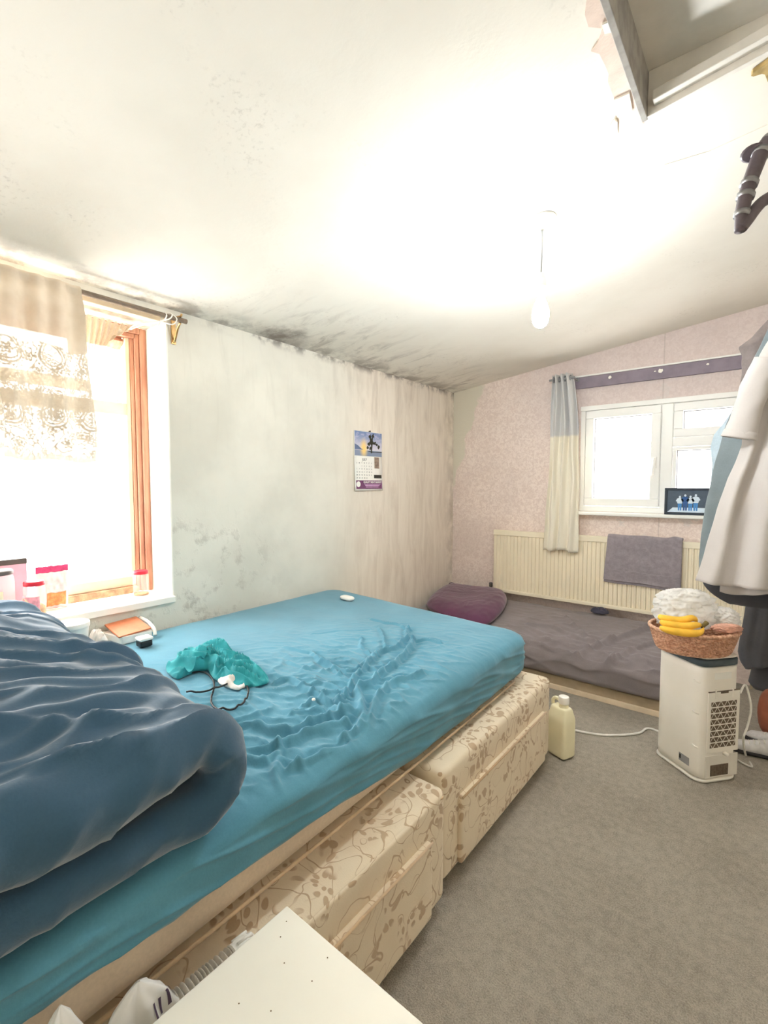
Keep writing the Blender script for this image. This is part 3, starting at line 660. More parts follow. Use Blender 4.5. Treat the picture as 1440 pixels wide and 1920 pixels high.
# ------------------------------------------------------------------ pendant lamp
rx, ry = -.719, 1.873; rz_ = zc(rx)
lamp = thing('pendant_lamp', (rx, ry, 1.90), 'bare lit bulb on a white cord hanging from the ceiling rose', 'lamp')
nrm = np.array([-SL, 0, 1.0]); nrm /= np.linalg.norm(nrm)
mb = MB(); mb.lathe([(.052, .0), (.052, -.010), (.046, -.016), (.040, -.030), (.022, -.036), (.008, -.040)], (rx, ry, rz_), 32, nrm); build('ceiling_rose', mb, M['white'], lamp, smooth=True, bevel=.002)
M['cord'] = plain('grey_white_flex', srgb(196, 198, 200), .5, .3)
mb = MB(); mb.tube([(rx, ry, rz_ - .036), (rx + .001, ry, 2.24), (rx - .001, ry, 2.132)], .0035, 8); build('cord', mb, M['cord'], lamp, smooth=True)
mb = MB(); mb.lathe([(.006, 2.136), (.013, 2.132), (.016, 2.112), (.0165, 2.11), (.0195, 2.108), (.0195, 2.084), (.0205, 2.083), (.0205, 2.079), (.0195, 2.078), (.019, 2.055), (.012, 2.054)], (rx, ry, 0), 24); build('lamp_holder', mb, M['white'], lamp, smooth=True)
t = NT('lit_bulb_glass'); em = t.n('ShaderNodeEmission'); em.inputs[0].default_value = (.95, .985, 1.0, 1); em.inputs[1].default_value = BULB_STRENGTH; t.l(em.outputs[0], t.out.inputs[0])
mb = MB(); mb.lathe([(.012, 2.056), (.014, 2.04), (.022, 2.02), (.030, 1.995), (.0325, 1.97), (.030, 1.948), (.021, 1.932), (.010, 1.925), (.001, 1.923)], (rx, ry, 0), 24, capt=True); build('bulb', mb, t.m, lamp, smooth=True)

# ------------------------------------------------------------------ curtain pole, brackets, tie, lace
M['poledark'] = plain('dark_pole_wood', srgb(124, 108, 92), .5, .3, .15, 40)
pole = thing('curtain_pole', (-2.2, .4, 2.08), 'dark wooden curtain pole with a brass bracket above the left window', 'curtain pole')
mb = MB(); mb.tube([(-2.2, -.55, 2.087), (-2.2, 1.205, 2.087)], .0115, 14); build('pole', mb, M['poledark'], pole, smooth=True, bevel=.002)
def bracket(y):
    b = MB(); b.box(XL + .001, XL + .008, y - .011, y + .011, 1.985, 2.115)
    build('bracket_plate', b, M['brass'], pole, bevel=.002)
    b = MB(); b.tube(smooth_path([(XL + .006, y, 1.995), (XL + .018, y, 2.005), (-2.222, y, 2.055), (-2.200, y, 2.073)], 6), .006, 8)
    b.tube(smooth_path([(XL + .006, y, 2.105), (-2.225, y, 2.106), (-2.2, y, 2.1025), (-2.188, y, 2.104), (-2.184, y, 2.112)], 6), .005, 8); build('bracket_arm', b, M['brass'], pole, smooth=True)
    b = MB(); b.lathe([(.001, 0), (.007, .001), (.007, .005), (.003, .007)], (XL + .008, y, 2.0), 10, (1, 0, 0)); build('screw_head', b, M['brass'], pole, smooth=True)
bracket(1.172); bracket(-.5)
# white string tied over the pole end
M['string'] = plain('white_string', srgb(244, 240, 232), .8, .1)
tie = MB(); pz = 2.087
kn = np.array([-2.215, 1.085, 2.062])
loops = [[(-2.2, 1.10, pz + .014), (-2.186, 1.10, pz), (-2.2, 1.10, pz - .014), kn], [kn, (-2.19, 1.115, pz - .012), (-2.183, 1.125, pz + .006), (-2.2, 1.118, pz + .016), (-2.214, 1.10, pz + .006), kn],
         [kn, (-2.2, 1.135, pz - .03), (-2.188, 1.15, pz - .004), (-2.2, 1.13, pz + .015)],
         [kn, (-2.26, 1.06, 2.056), (-2.33, 1.045, 2.056), (-2.40, 1.03, 2.048)], [kn, (-2.25, 1.045, 2.052), (-2.32, 1.02, 2.052), (-2.405, 1.02, 2.044)],
         [kn, (-2.235, 1.08, 2.036), (-2.28, 1.095, 2.012), (-2.30, 1.10, 1.985)]]
for lp in loops: tie.tube(smooth_path(lp, 6), .0032, 6)
build('curtain_tie', tie, M['string'], smooth=True, label='white string knotted round the curtain pole end', cat='string')

def m_lace(name):
    t = NT(name); a = t.n('ShaderNodeAttribute'); a.attribute_name = 'lace'
    c = t.mix(t.noise(t.pos(), 30, 3), srgb(226, 214, 196), srgb(210, 195, 174)); t.color(c); t.rough(.9, .05)
    tl = t.n('ShaderNodeBsdfTranslucent'); t.l(c, tl.inputs[0]); m0 = t.n('ShaderNodeMixShader'); m0.inputs[0].default_value = .03; t.l(t.b.outputs[0], m0.inputs[1]); t.l(tl.outputs[0], m0.inputs[2])
    tr = t.n('ShaderNodeBsdfTransparent'); mx = t.n('ShaderNodeMixShader'); t.l(a.outputs['Fac'], mx.inputs[0]); t.l(tr.outputs[0], mx.inputs[1]); t.l(m0.outputs[0], mx.inputs[2]); t.l(mx.outputs[0], t.out.inputs[0]); return t.m
M['lace'] = m_lace('cream_lace_net')
def lace_pattern(u, v):
    """u across, v = metres above the hem; returns thread density 0..1"""
    d = np.full(u.shape, .955)
    body = sstep(.50, .44, v)                                  # patterned lower part
    d = d * (1 - body) + .93 * body
    rep = .16
    k = np.floor(u / rep); uu = u - (k + .5) * rep
    # paisley drops
    for cy, fl in ((.175, 1), (.40, -1)):
        x = uu * fl; y = v - cy
        tail = np.clip(y / .10, 0, 1); xb = x - .028 * tail ** 2 * 1.2
        rad = .048 * (1 - .62 * tail); rr = np.hypot(xb, np.where(y > 0, y * .55, y))
        band = 1.6 * np.exp(-((rr - rad) / .0042) ** 2) + 1.5 * np.exp(-((rr - rad * .74) / .003) ** 2) + 1.4 * np.exp(-((rr - rad * 1.24) / .0034) ** 2) * (np.sin(np.arctan2(y, x) * 26) > -.2)
        ins = (rr < rad * .74); grid = ((np.abs(((x + y) * 70) % 1 - .5) > .34) | (np.abs(((x - y) * 70) % 1 - .5) > .34))
        petal = (rr < rad * .42) * (np.cos(np.arctan2(y, x) * 6) > -.1)
        if cy < .3: d = np.maximum(d, np.clip(band * 1.3, 0, 1) * body); d = np.maximum(d, ins * (.97 * grid + 1.0 * petal) * body)
        else: d = np.maximum(d, np.clip(band * 1.3, 0, 1) * body * (v < .47))
    # small flowers scattered between
    rs = np.random.RandomState(4)
    for _ in range(150):
        fx, fy, fr = rs.uniform(u.min(), u.max()), rs.uniform(.03, .47), rs.uniform(.012, .021)
        dx, dy = u - fx, v - fy; r = np.hypot(dx, dy); th = np.arctan2(dy, dx)
        fl = 1.5 * np.exp(-((r - fr * (.8 + .22 * np.cos(6 * th))) / .0036) ** 2) + (r < fr * .35)
        d = np.maximum(d, np.clip(fl * 1.3, 0, 1) * body)
    leaf = sstep(.45, .75, ridged(u * 40, v * 26, 71, 2)) * body * 1.0; d = np.maximum(d, leaf)
    hem = sstep(.028, .022, v - .006 * np.sin(u * 2 * math.pi / .028)); d = np.maximum(d, hem * .97)
    return np.clip(d, 0, 1)
def lace_panel(name, y0, y1, ztop, zbot_fn, label, xoff, seed, nu=300, nv=380, slant=.05, over=.03):
    U, Vv = np.meshgrid(np.linspace(0, 1, nu), np.linspace(0, 1, nv), indexing='ij')
    y = y0 + (y1 - y0) * U; zb = zbot_fn(U)
    z = ztop - (ztop - zb) * Vv
    drop = np.clip(Vv * 1.2, 0, 1)
    y = y + slant * drop * (U - .1) + .012 * perlin(U * 4, Vv * 3, seed + 2)
    fold = .016 * np.sin(U * 24 + 2.2 * perlin(U * 3, Vv * 2, seed)) * (.25 + .75 * drop) + .010 * np.sin(U * 51 + 3 * Vv)
    x = -2.2 + xoff + fold
    # the top is thrown over the pole: bend back over it
    top = np.clip((Vv - .0) / .045, 0, 1); a = (1 - top) * math.pi * .75
    x = np.where(Vv < .045, -2.2 + .018 * np.cos(a) + (xoff - .018 + np.maximum(fold, -.004)) * top, x); z = np.where(Vv < .045, 2.087 + .0175 * np.sin(a) + .008 * np.abs(perlin(U * 6, U * 0, seed + 7)) * (a > .2), z)
    mb = MB(); mb.grid(np.stack([x, y, z], -1))
    o = build(name, mb, M['lace'], smooth=True, label=label, cat='curtain', group='lace over the left window', fix=False)
    v = (z - zb); attr(o, 'lace', lace_pattern(y * 1.15 + seed * .03, v))
    return o
lace_panel('lace_curtain', .10, .742, 2.10, lambda u: 1.40 + .02 * perlin(u * 5, u * 0, 3) + np.where(u < .55, .03, 0), 'long cream lace curtain thrown over the pole at the left window', .022, 5)
# second, gathered piece pulled towards the frame corner
def swag():
    nu, nv = 150, 120
    U, Vv = np.meshgrid(np.linspace(0, 1, nu), np.linspace(0, 1, nv), indexing='ij')
    X = -2.40 + .012 * np.sin(U * 70 + 2 * Vv) * (.4 + .6 * Vv) + .02 * Vv
    p0, p1 = onx(120, 580, -2.40), onx(246, 612, -2.40)
    y = p0[1] + (p1[1] - p0[1]) * U; zt2 = p0[2] + (p1[2] - p0[2]) * U + .006 * np.sin(U * 60)
    depth = .165 * (1 - U ** 2.2) + .03
    z = zt2 - depth * Vv - .02 * np.sin(Vv * math.pi) * U
    y = y - .06 * Vv * U
    mb = MB(); mb.grid(np.stack([X, y, z], -1)); o = build('lace_swag', mb, M['lace'], smooth=True, label='short gathered lace swag pulled to the window frame corner', cat='curtain', group='lace over the left window', fix=False)
    attr(o, 'lace', np.clip(.90 + .1 * ridged(U * 30, Vv * 8, 91, 1.5), 0, 1))
swag()

# ------------------------------------------------------------------ sill things
SZ = WZ0 + .020
M['jar'] = film_mat('clear_jar_plastic', (.95, .93, .9), .22, .1, .4)
M['redlid'] = plain('red_jar_lid', srgb(214, 40, 62), .4, .4)
M['greylid'] = plain('dark_grey_lid_rim', srgb(96, 90, 86), .45, .4)
M['pinklabel'] = plain('pink_paper_label', srgb(242, 170, 184), .6, .2, .15, 60)
M['creamlabel'] = plain('cream_paper_label', srgb(248, 238, 206), .6, .2, .06, 40)
M['nuts'] = plain('mixed_nuts', srgb(206, 160, 110), .8, .2, .3, 90, bump=.5)
M['pinkbox'] = plain('pale_pink_card', srgb(246, 196, 216), .6, .2, .05)
M['pinkbag'] = plain('magenta_foil', srgb(214, 66, 118), .35, .5, .15, 60)
M['snackbag'] = plain('pink_white_snack_bag', srgb(246, 214, 214), .4, .4, .15, 25)
M['orange'] = plain('orange_print', srgb(232, 150, 96), .5, .3, .25, 70)
def jar(x, y, r, h, lab, lid, lidh, label=None, fill=.25):
    j = thing('storage_jar', (x, y, SZ), lab, 'jar', 'plastic jars on the left window sill')
    mb = MB(); mb.lathe([(r * .9, .001), (r, .006), (r, h * .78), (r * .97, h * .84), (r * .88, h * .90), (r * .86, h * .94)], (x, y, SZ), 36, capt=False); build('jar_body', mb, M['jar'], j, smooth=True)
    mb = MB(); mb.lathe([(r * .94, h * .90), (r * .96, h * .905), (r * .96, h * .90 + lidh), (r * .90, h * .90 + lidh + .004), (r * .5, h * .9 + lidh + .003)], (x, y, SZ), 36); build('jar_lid', mb, M[lid], j, smooth=True, bevel=.0015)
    prof = [(r * .92, .004), (r * .93, .012), (r * .93, h * fill), (r * .6, h * fill * 1.25), (.002, h * fill * 1.3)]
    mb = MB(); mb.lathe(prof, (x, y, SZ), 28)
    V = mb.v[0]; V += .004 * np.stack([perlin(V[:, 0] * 90, V[:, 2] * 90, 3), perlin(V[:, 1] * 90, V[:, 2] * 90, 4), .8 * perlin(V[:, 0] * 80, V[:, 1] * 80, 5)], 1) * np.clip(V[:, 2:3] - SZ - .012, 0, .01) * 60
    build('jar_contents', mb, M['nuts'], j, smooth=True)
    if label:
        a = np.linspace(-2.6, .2, 16); R = r + .0008
        def band(a, z0, z1, R): return np.stack([np.stack([x + R * np.cos(a), y + R * np.sin(a), np.full(len(a), z)], 1) for z in (z0, z1)])
        mb = MB(); mb.grid(band(a, SZ + h * .28, SZ + h * .62, R)); lb = build('paper_label', mb, M[label], j, smooth=True, solid=.0006)
        if label == 'pinklabel':
            tt = np.linspace(0, 2 * math.pi, 24); mb = MB(); c0 = -1.35
            V = np.array([[x + (R + .0012) * math.cos(c0 + .62 * math.cos(q_)), y + (R + .0012) * math.sin(c0 + .62 * math.cos(q_)), SZ + h * .44 + h * .15 * math.sin(q_)] for q_ in tt[:-1]])
            mb.add(V, [tuple(range(23))]); build('label_roundel', mb, M['creamlabel'], lb)
    return j
jar(-2.345, .462, .063, .215, 'large clear jar with a grey lid at the left end of the sill', 'greylid', .014, 'creamlabel')
jar(-2.325, .585, .038, .150, 'small clear jar with a red lid and pink label, next to the pink packet', 'redlid', .014, 'pinklabel', .3)
jar(-2.405, 1.045, .036, .118, 'empty clear jar with a red lid at the corner of the timber window', 'redlid', .012, None, .06)
# pink carton behind the big jar
mb = MB(); cc = onx(168, 1090, -2.44)
crt = thing('pink_carton', (-2.44, .55, SZ), 'tall pale pink carton standing behind the large grey lidded jar', 'carton')
mb = MB(); mb.box(-2.462, -2.425, .43, .588, SZ + .001, SZ + .235); build('carton_body', mb, M['pinkbox'], crt, bevel=.002)
mb = MB(); mb.box(-2.463, -2.424, .429, .589, SZ + .215, SZ + .2375); build('carton_flap', mb, M['greylid'], crt, bevel=.001)
# snack packet
pk = thing('snack_packet', (-2.42, .66, SZ), 'pink foil snack packet with an orange print leaning behind the red lidded jar', 'packet')
nu, nv = 40, 50; U, Vv = np.meshgrid(np.linspace(-1, 1, nu), np.linspace(0, 1, nv), indexing='ij')
pw = .062
def packet_face(sgn):
    th = .020 * np.sqrt(np.clip(1 - U ** 4, 0, 1)) * np.clip(np.sin(np.clip(Vv / .86, 0, 1) * math.pi) ** .5, 0, 1) * (1 + .2 * perlin(U * 4, Vv * 6, 55))
    return np.stack([-2.425 + sgn * (th + .0006) - .02 * Vv, .672 + U * pw + .012 * Vv, SZ + .002 + .188 * Vv + .004 * perlin(U * 3, Vv * 2, 57)], -1)
mb = MB(); mb.grid(packet_face(1)); mb.grid(packet_face(-1)[::-1]); o = weld(build('packet_body', mb, M['snackbag'], pk), .0015)
mb = MB(); P_ = packet_face(1)[:, 42:] + np.array([.0012, 0, 0]); mb.grid(P_); build('packet_seal', mb, M['pinkbag'], pk, smooth=True, solid=.0006)
mb = MB(); P_ = packet_face(1)[12:36, 4:20] + np.array([.0012, 0, 0]); mb.grid(P_); build('packet_print', mb, M['orange'], pk, smooth=True, solid=.0004)

# ------------------------------------------------------------------ things between duvet and wall
M['tanleather'] = plain('russet_card', srgb(206, 128, 92), .5, .3, .1, 30)
M['blackp'] = M['dark']
bx = thing('wallet_box', (-2.17, .905, MZT), 'russet flip-top box lying against the wall behind the duvet', 'box')
mb = MB(); mb.prism([(-2.25, .80), (-2.10, .83), (-2.10, .955), (-2.25, .965)], MZT + .001, MZT + .035, lambda a, b, d: (a, b, d)); build('box_body', mb, M['white'], bx, bevel=.004)
mb = MB(); mb.obox((-2.178, .885, MZT + .052), (.075, .0, -.013), (0, .068, .004), (.001, 0, .004)); build('box_lid', mb, M['tanleather'], bx, bevel=.003)
mb = MB(); mb.tube(smooth_path([(-2.25, .968, MZT + .062), (-2.18, .972, MZT + .055), (-2.11, .968, MZT + .035), (-2.09, .962, MZT + .012)], 5), .008, 8); build('box_edge', mb, M['white'], bx, smooth=True)
ch = thing('plug_charger', (-2.03, .86, MZT), 'black and white plug charger beside the russet box', 'charger')
mb = MB(); mb.box(-2.035, -1.985, .855, .905, MZT + .004, MZT + .030); build('charger_body', mb, M['dark'], ch, bevel=.006)
mb = MB(); mb.box(-2.038, -1.982, .852, .908, MZT + .030, MZT + .044); build('charger_cap', mb, M['white'], ch, bevel=.006)
bowl_xy = onx(128, 1185, -2.16)
mb = MB(); r0 = .060; bw = thing('white_tub', (-2.165, .66, MZT), 'round white tub with a dark rim half hidden behind the duvet', 'tub')
mb.lathe([(r0 * .8, .002), (r0 * .86, .02), (r0, .105), (r0 * 1.02, .108)], (-2.165, .665, MZT), 32); build('tub_body', mb, M['white'], bw, smooth=True)
mb = MB(); mb.lathe([(r0 * 1.05, .104), (r0 * 1.06, .110), (r0 * 1.06, .122), (r0 * 1.02, .125), (r0 * .3, .125)], (-2.165, .665, MZT), 32); build('tub_lid', mb, M['white'], bw, smooth=True, bevel=.001)
lump('crumpled_tissue', [(-2.20, .735), (-2.13, .73), (-2.09, .75), (-2.12, .785), (-2.19, .785)], flat(MZT + .003), .075, M['tissue'], 61, 20, 60, 2.5, .3, 20, 25, label='crumpled white tissue between the tub and the russet box', cat='tissue')

# ------------------------------------------------------------------ calendar on the left wall
def text_mesh(name, s, size, origin, eu, ev, mat, parent, bold=0.0, align='CENTER', off=.0012):
    cu = bpy.data.curves.new(name, 'FONT'); cu.body = s; cu.size = size; cu.align_x = align; cu.offset = bold
    tmp = bpy.data.objects.new(name, cu); COL.objects.link(tmp); bpy.context.view_layer.update()
    me = bpy.data.meshes.new_from_object(tmp.evaluated_get(bpy.context.evaluated_depsgraph_get())); bpy.data.objects.remove(tmp); bpy.data.curves.remove(cu)
    eu, ev = np.array(eu, float), np.array(ev, float); nn = np.cross(eu, ev)
    V = np.array([np.array(origin) + v.co.x * eu + v.co.y * ev + nn * off for v in me.vertices]); Fc = [tuple(p.vertices) for p in me.polygons]
    bpy.data.meshes.remove(me)
    if len(V) == 0: return None
    return build(name, MB().add(V, Fc), mat, parent, fix=False)
CY0, CY1, CZ0, CZ1 = 2.463, 2.772, 1.262, 1.690
cal = thing('wall_calendar', (XL + .004, (CY0 + CY1) / 2, CZ0), 'paper wall calendar for July with a lakeside sunset picture and purple banner', 'calendar')
M['paper'] = plain('white_calendar_paper', srgb(246, 244, 238), .6, .2, .02)
M['ink'] = plain('grey_print_ink', srgb(110, 110, 112), .7, .1); M['inkdark'] = plain('dark_print_ink', srgb(62, 60, 56), .7, .1)
M['purple'] = plain('purple_banner_print', srgb(122, 74, 112), .6, .2, .12, 60); M['lilac'] = plain('lilac_print', srgb(226, 184, 222), .6, .2)
def m_sunset():
    t = NT('lakeside_sunset_print'); X, Y, Z = t.xyz()
    v = t.rng(Z, 1.515, 1.69); c = t.mix(v, srgb(232, 226, 232), srgb(120, 140, 184)); nz = t.noise(t.pos((1, 1, 2)), 22, 4)
    c = t.mix(t.math('MULTIPLY', t.rng(nz, .45, .65), .5), c, srgb(214, 206, 226))
    lk = t.rng(Z, 1.556, 1.550); c = t.mix(lk, c, srgb(132, 146, 172))
    dy = t.math('SUBTRACT', Y, 2.565); dz = t.math('SUBTRACT', Z, 1.565); d = t.math('SQRT', t.math('ADD', t.math('MULTIPLY', dy, dy), t.math('MULTIPLY', t.math('MULTIPLY', dz, dz), .35)))
    c = t.mix(t.rng(d, .055, .005), c, srgb(252, 216, 130)); t.color(c); t.rough(.5, .3); return t.m
M['sunset'] = m_sunset(); M['mount'] = plain('blue_hill_print', srgb(104, 118, 150), .6, .2); M['treeprint'] = plain('dark_tree_print', srgb(66, 64, 54), .7, .1, .2, 80)
M['photoprint'] = plain('brown_photo_print', srgb(150, 130, 116), .6, .2, .3, 60)
curl = lambda z: XL + .004 + .010 * ((CZ1 - z) / (CZ1 - CZ0)) ** 2
zs = np.linspace(CZ0, CZ1, 14); ys = np.linspace(CY0, CY1, 5)
G = np.array([[(curl(z), y, z) for z in zs] for y in ys]); mb = MB(); mb.grid(G); sheet = build('calendar_sheet', mb, M['paper'], cal, smooth=True, solid=.0012)
def cal_quad(nm, y0, y1, z0, z1, mat, off=.0014, par=cal):
    mb = MB(); mb.grid(np.array([[(curl(z) + off, y, z) for z in np.linspace(z0, z1, 6)] for y in (y0, y1)])); return build(nm, mb, M[mat], par)
pic = cal_quad('picture_print', CY0 + .004, CY1 - .004, 1.512, 1.686, 'sunset')
mb = MB(); mb.add([(curl(z) + .002, y, z) for y, z in [(CY0 + .004, 1.555), (CY0 + .004, 1.595), (2.50, 1.585), (2.54, 1.562), (2.56, 1.556)]], [(0, 1, 2, 3, 4)]); build('hill_print', mb, M['mount'], pic)
mb = MB()
trunk = [(2.640, 1.535), (2.645, 1.60), (2.628, 1.635), (2.640, 1.68), (2.65, 1.64), (2.668, 1.67), (2.664, 1.625), (2.70, 1.60), (2.662, 1.60), (2.654, 1.535)]
def pr(poly, off): return [(curl(z) + off, y, z) for y, z in poly]
mb.add(pr(trunk, .0022), [tuple(range(len(trunk)))])
rs = np.random.RandomState(8)
for cy_, cz_, r_ in ((2.632, 1.655, .016), (2.668, 1.662, .016), (2.645, 1.615, .022), (2.62, 1.60, .016), (2.605, 1.575, .014), (2.69, 1.61, .014), (2.71, 1.60, .014), (2.73, 1.585, .018), (2.635, 1.57, .014)):
    k = 11; poly = [(cy_ + r_ * rs.uniform(.55, 1.15) * math.cos(6.283 * i / k), cz_ + r_ * rs.uniform(.5, 1.1) * math.sin(6.283 * i / k)) for i in range(k)]; mb.add(pr(poly, .0022), [tuple(range(k))])
poly = [(2.60, 1.551), (2.68, 1.546), (CY1 - .004, 1.55), (CY1 - .004, 1.543), (2.66, 1.541), (2.60, 1.548)]; mb.add(pr(poly, .0022), [tuple(range(6))])
build('tree_print', mb, M['treeprint'], pic)
eu, ev = (0, 1, 0), (0, 0, 1)
text_mesh('month_text', 'JULY', .024, (curl(1.49), 2.572, 1.478), eu, ev, M['ink'], cal, .0006)
mb_rows = [['S', 'M', 'T', 'W', 'T', 'F', 'S'], ['', '', '1', '2', '3', '4', '5'], ['6', '7', '8', '9', '10', '11', '12'], ['13', '14', '15', '16', '17', '18', '19'], ['20', '21', '22', '23', '24', '25', '26'], ['27', '28', '29', '30', '31', '', '']]
for r, row in enumerate(mb_rows):
    z = 1.456 - r * .0215
    for c_, s in enumerate(row):
        if s: text_mesh('date_text', s, .013, (curl(z), 2.487 + c_ * .0265, z), eu, ev, M['ink'], sheet, .0003)
cal_quad('photo_inset', 2.680, 2.735, 1.425, 1.508, 'photoprint')
cal_quad('notes_box', 2.672, 2.760, 1.352, 1.378, 'inkdark')
ban = cal_quad('banner', CY0 + .012, CY1 - .010, 1.274, 1.336, 'purple', .0014)
text_mesh('banner_text', 'QUALITY MEAT MARKET', .0185, (curl(1.31), 2.652, 1.317), eu, ev, M['paper'], ban, .0006, off=.003)
mb = MB(); mb.lathe([(.021, 0), (.021, .0008)], (curl(1.31) + .0018, 2.498, 1.308), 20, (1, 0, 0)); build('banner_emblem', mb, M['paper'], ban)
for i in range(3):
    zq_ = 1.306 - i * .010; mb = MB(); mb.box(curl(zq_) + .002, curl(zq_) + .0026, 2.56 + .008 * i, 2.742 - .012 * i, zq_, zq_ + .0042); build('banner_line', mb, M['lilac'], ban)
mb = MB(); mb.lathe([(.0035, 0), (.0035, .010), (.006, .012), (.004, .015)], (XL, 2.628, 1.693), 12, (1, 0, 0)); build('hanging_pin', mb, M['inkdark'], cal, smooth=True)

# ------------------------------------------------------------------ back wall: board, curtain, radiator, towel, photo
M['board'] = plain('mauve_grey_board', srgb(140, 130, 142), .7, .2, .1, 12)
pel = thing('curtain_batten', (-.6, YB - .012, 2.05), 'long mauve grey batten board with chipped paint above the white window', 'board')
b0, b1 = -1.185, .12
mb = MB(); mb.box(b0, b1, YB - .024, YB - .002, 2.042, 2.128); build('batten', mb, M['board'], pel, bevel=.003)
mb = MB(); mb.box(b0, b1, YB - .030, YB - .002, 2.128, 2.139); build('top_strip', mb, M['pvc'], pel, bevel=.002)
rs = np.random.RandomState(3)
for cx_, sz_ in ((-.93, .013), (-.60, .016), (-.635, .006), (-.33, .008)):
    k = 9; poly = [(cx_ + sz_ * 1.4 * rs.uniform(.5, 1.1) * math.cos(6.283 * i / k), 2.098 + sz_ * rs.uniform(.5, 1.1) * math.sin(6.283 * i / k)) for i in range(k)]
    mb = MB(); mb.prism(poly, YB - .0255, YB - .0235, lambda a, b, d: (a, d, b)); build('paint_chip', mb, M['reveal'], pel)
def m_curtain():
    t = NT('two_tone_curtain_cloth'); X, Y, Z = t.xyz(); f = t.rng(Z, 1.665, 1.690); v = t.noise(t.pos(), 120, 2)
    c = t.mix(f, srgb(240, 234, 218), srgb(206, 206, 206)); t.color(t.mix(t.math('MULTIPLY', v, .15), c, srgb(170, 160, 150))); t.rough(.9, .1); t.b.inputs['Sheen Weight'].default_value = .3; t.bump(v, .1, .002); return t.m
cur = thing('window_curtain', (-1.24, 3.70, .79), 'cream and grey eyelet curtain gathered at the left of the white window', 'curtain')
nu, nv = 140, 60; U, Vv = np.meshgrid(np.linspace(0, 1, nu), np.linspace(0, 1, nv), indexing='ij')
L0 = np.interp(Vv, [0, .25, .6, 1], [-1.318, -1.325, -1.335, -1.362]); R0 = np.interp(Vv, [0, .06, .3, .6, 1], [-1.170, -1.150, -1.110, -1.100, -1.096])
Xc = L0 + (R0 - L0) * U + .010 * perlin(U * 3, Vv * 3, 81)
Yc = 3.698 + np.interp(Vv, [0, .15, 1], [.030, .024, .020]) * np.sin(U * 2 * math.pi * 3.5 + .6 * perlin(U * 2, Vv * 2.5, 82)) + .006 * np.sin(U * 40 + 6 * Vv)
Zc = 2.148 - (2.148 - .792) * Vv - .008 * np.sin(U * 9) * Vv
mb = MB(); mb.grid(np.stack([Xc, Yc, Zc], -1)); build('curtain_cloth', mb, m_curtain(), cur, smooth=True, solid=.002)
for i in range(4):
    u = (i * 2 + .5) / 7.0 ; xx = -1.318 + u * .148; mb = MB(); th = np.linspace(0, 2 * math.pi, 20, endpoint=False)
    mb.tube([(xx, 3.70 + .020 * math.cos(a), 2.112 + .020 * math.sin(a)) for a in th], .0035, 6, closed=True); build('eyelet', mb, M['gasket'], cur, smooth=True)
crd = thing('curtain_rod', (-1.3, 3.70, 2.11), 'thin grey rod carrying the eyelet curtain beside the batten', 'curtain rod')
mb = MB(); mb.tube([(-1.34, 3.70, 2.112), (-1.15, 3.70, 2.112)], .008, 10); build('rod', mb, M['gasket'], crd, smooth=True)
mb = MB(); mb.tube([(-1.16, 3.70, 2.112), (-1.16, YB - .024, 2.112)], .006, 8); mb.lathe([(.016, 0), (.016, .006)], (-1.16, YB - .024, 2.112), 12, (0, -1, 0)); build('rod_bracket', mb, M['gasket'], crd, smooth=True)
# radiator
M['radiator'] = plain('cream_radiator_enamel', srgb(240, 230, 206), .4, .4, .03, 4)
RX0, RX1, RZ0, RZ1, RY = -1.812, .02, .385, .920, 3.735
rad = thing('radiator', ((RX0 + RX1) / 2, 3.77, RZ0), 'long cream fluted panel radiator under the white window', 'radiator')
nfl = 58; step = (RX1 - RX0 - .04) / nfl; prof = []
for i in range(nfl):
    x = RX0 + .02 + i * step; prof += [(x, 0), (x + step * .30, 0), (x + step * .42, .010), (x + step * .88, .010)]
prof.append((RX1 - .02, 0))
mb = MB(); mb.grid(np.array([[(x, RY + d, z) for z in (RZ0 + .028, RZ1 - .042)] for x, d in prof])); mb.box(RX0, RX1, RY + .012, RY + .022, RZ0 + .005, RZ1 - .01); build('fluted_panel', mb, M['radiator'], rad)
mb = MB(); mb.box(RX0, RX1, RY - .004, RY + .024, RZ1 - .045, RZ1); build('top_rail', mb, M['radiator'], rad, bevel=.006)
mb = MB(); mb.box(RX0, RX1, RY - .004, RY + .024, RZ0, RZ0 + .03); build('bottom_rail', mb, M['radiator'], rad, bevel=.006)
mb = MB(); mb.box(RX0 + .01, RX1 - .01, RY + .024, RY + .066, RZ1 - .03, RZ1 - .012); mb.box(RX0 + .01, RX1 - .01, RY + .062, RY + .072, RZ0 + .02, RZ1 - .02); build('rear_panel', mb, M['radiator'], rad)
for x in (RX0 + .25, RX1 - .25):
    mb = MB(); mb.box(x - .02, x + .02, RY + .066, YB - .001, RZ0 + .1, RZ0 + .4); build('wall_bracket', mb, M['radiator'], rad)
mb = MB(); mb.lathe([(.010, 0), (.010, .05), (.015, .052), (.015, .085), (.009, .09)], (RX0 - .028, RY + .02, RZ0 - .02), 14); mb.tube([(RX0 - .028, RY + .02, RZ0 + .02), (RX0 + .01, RY + .02, RZ0 + .02)], .008, 8); build('valve', mb, M['greylid'], rad, smooth=True)
for x in (RX0 - .028, RX1 - .05):
    mb = MB(); mb.tube([(x, RY + .02, .002), (x, RY + .02, RZ0 + .01)], .0075, 10); build('pipe', mb, M['radiator'], rad, smooth=True)
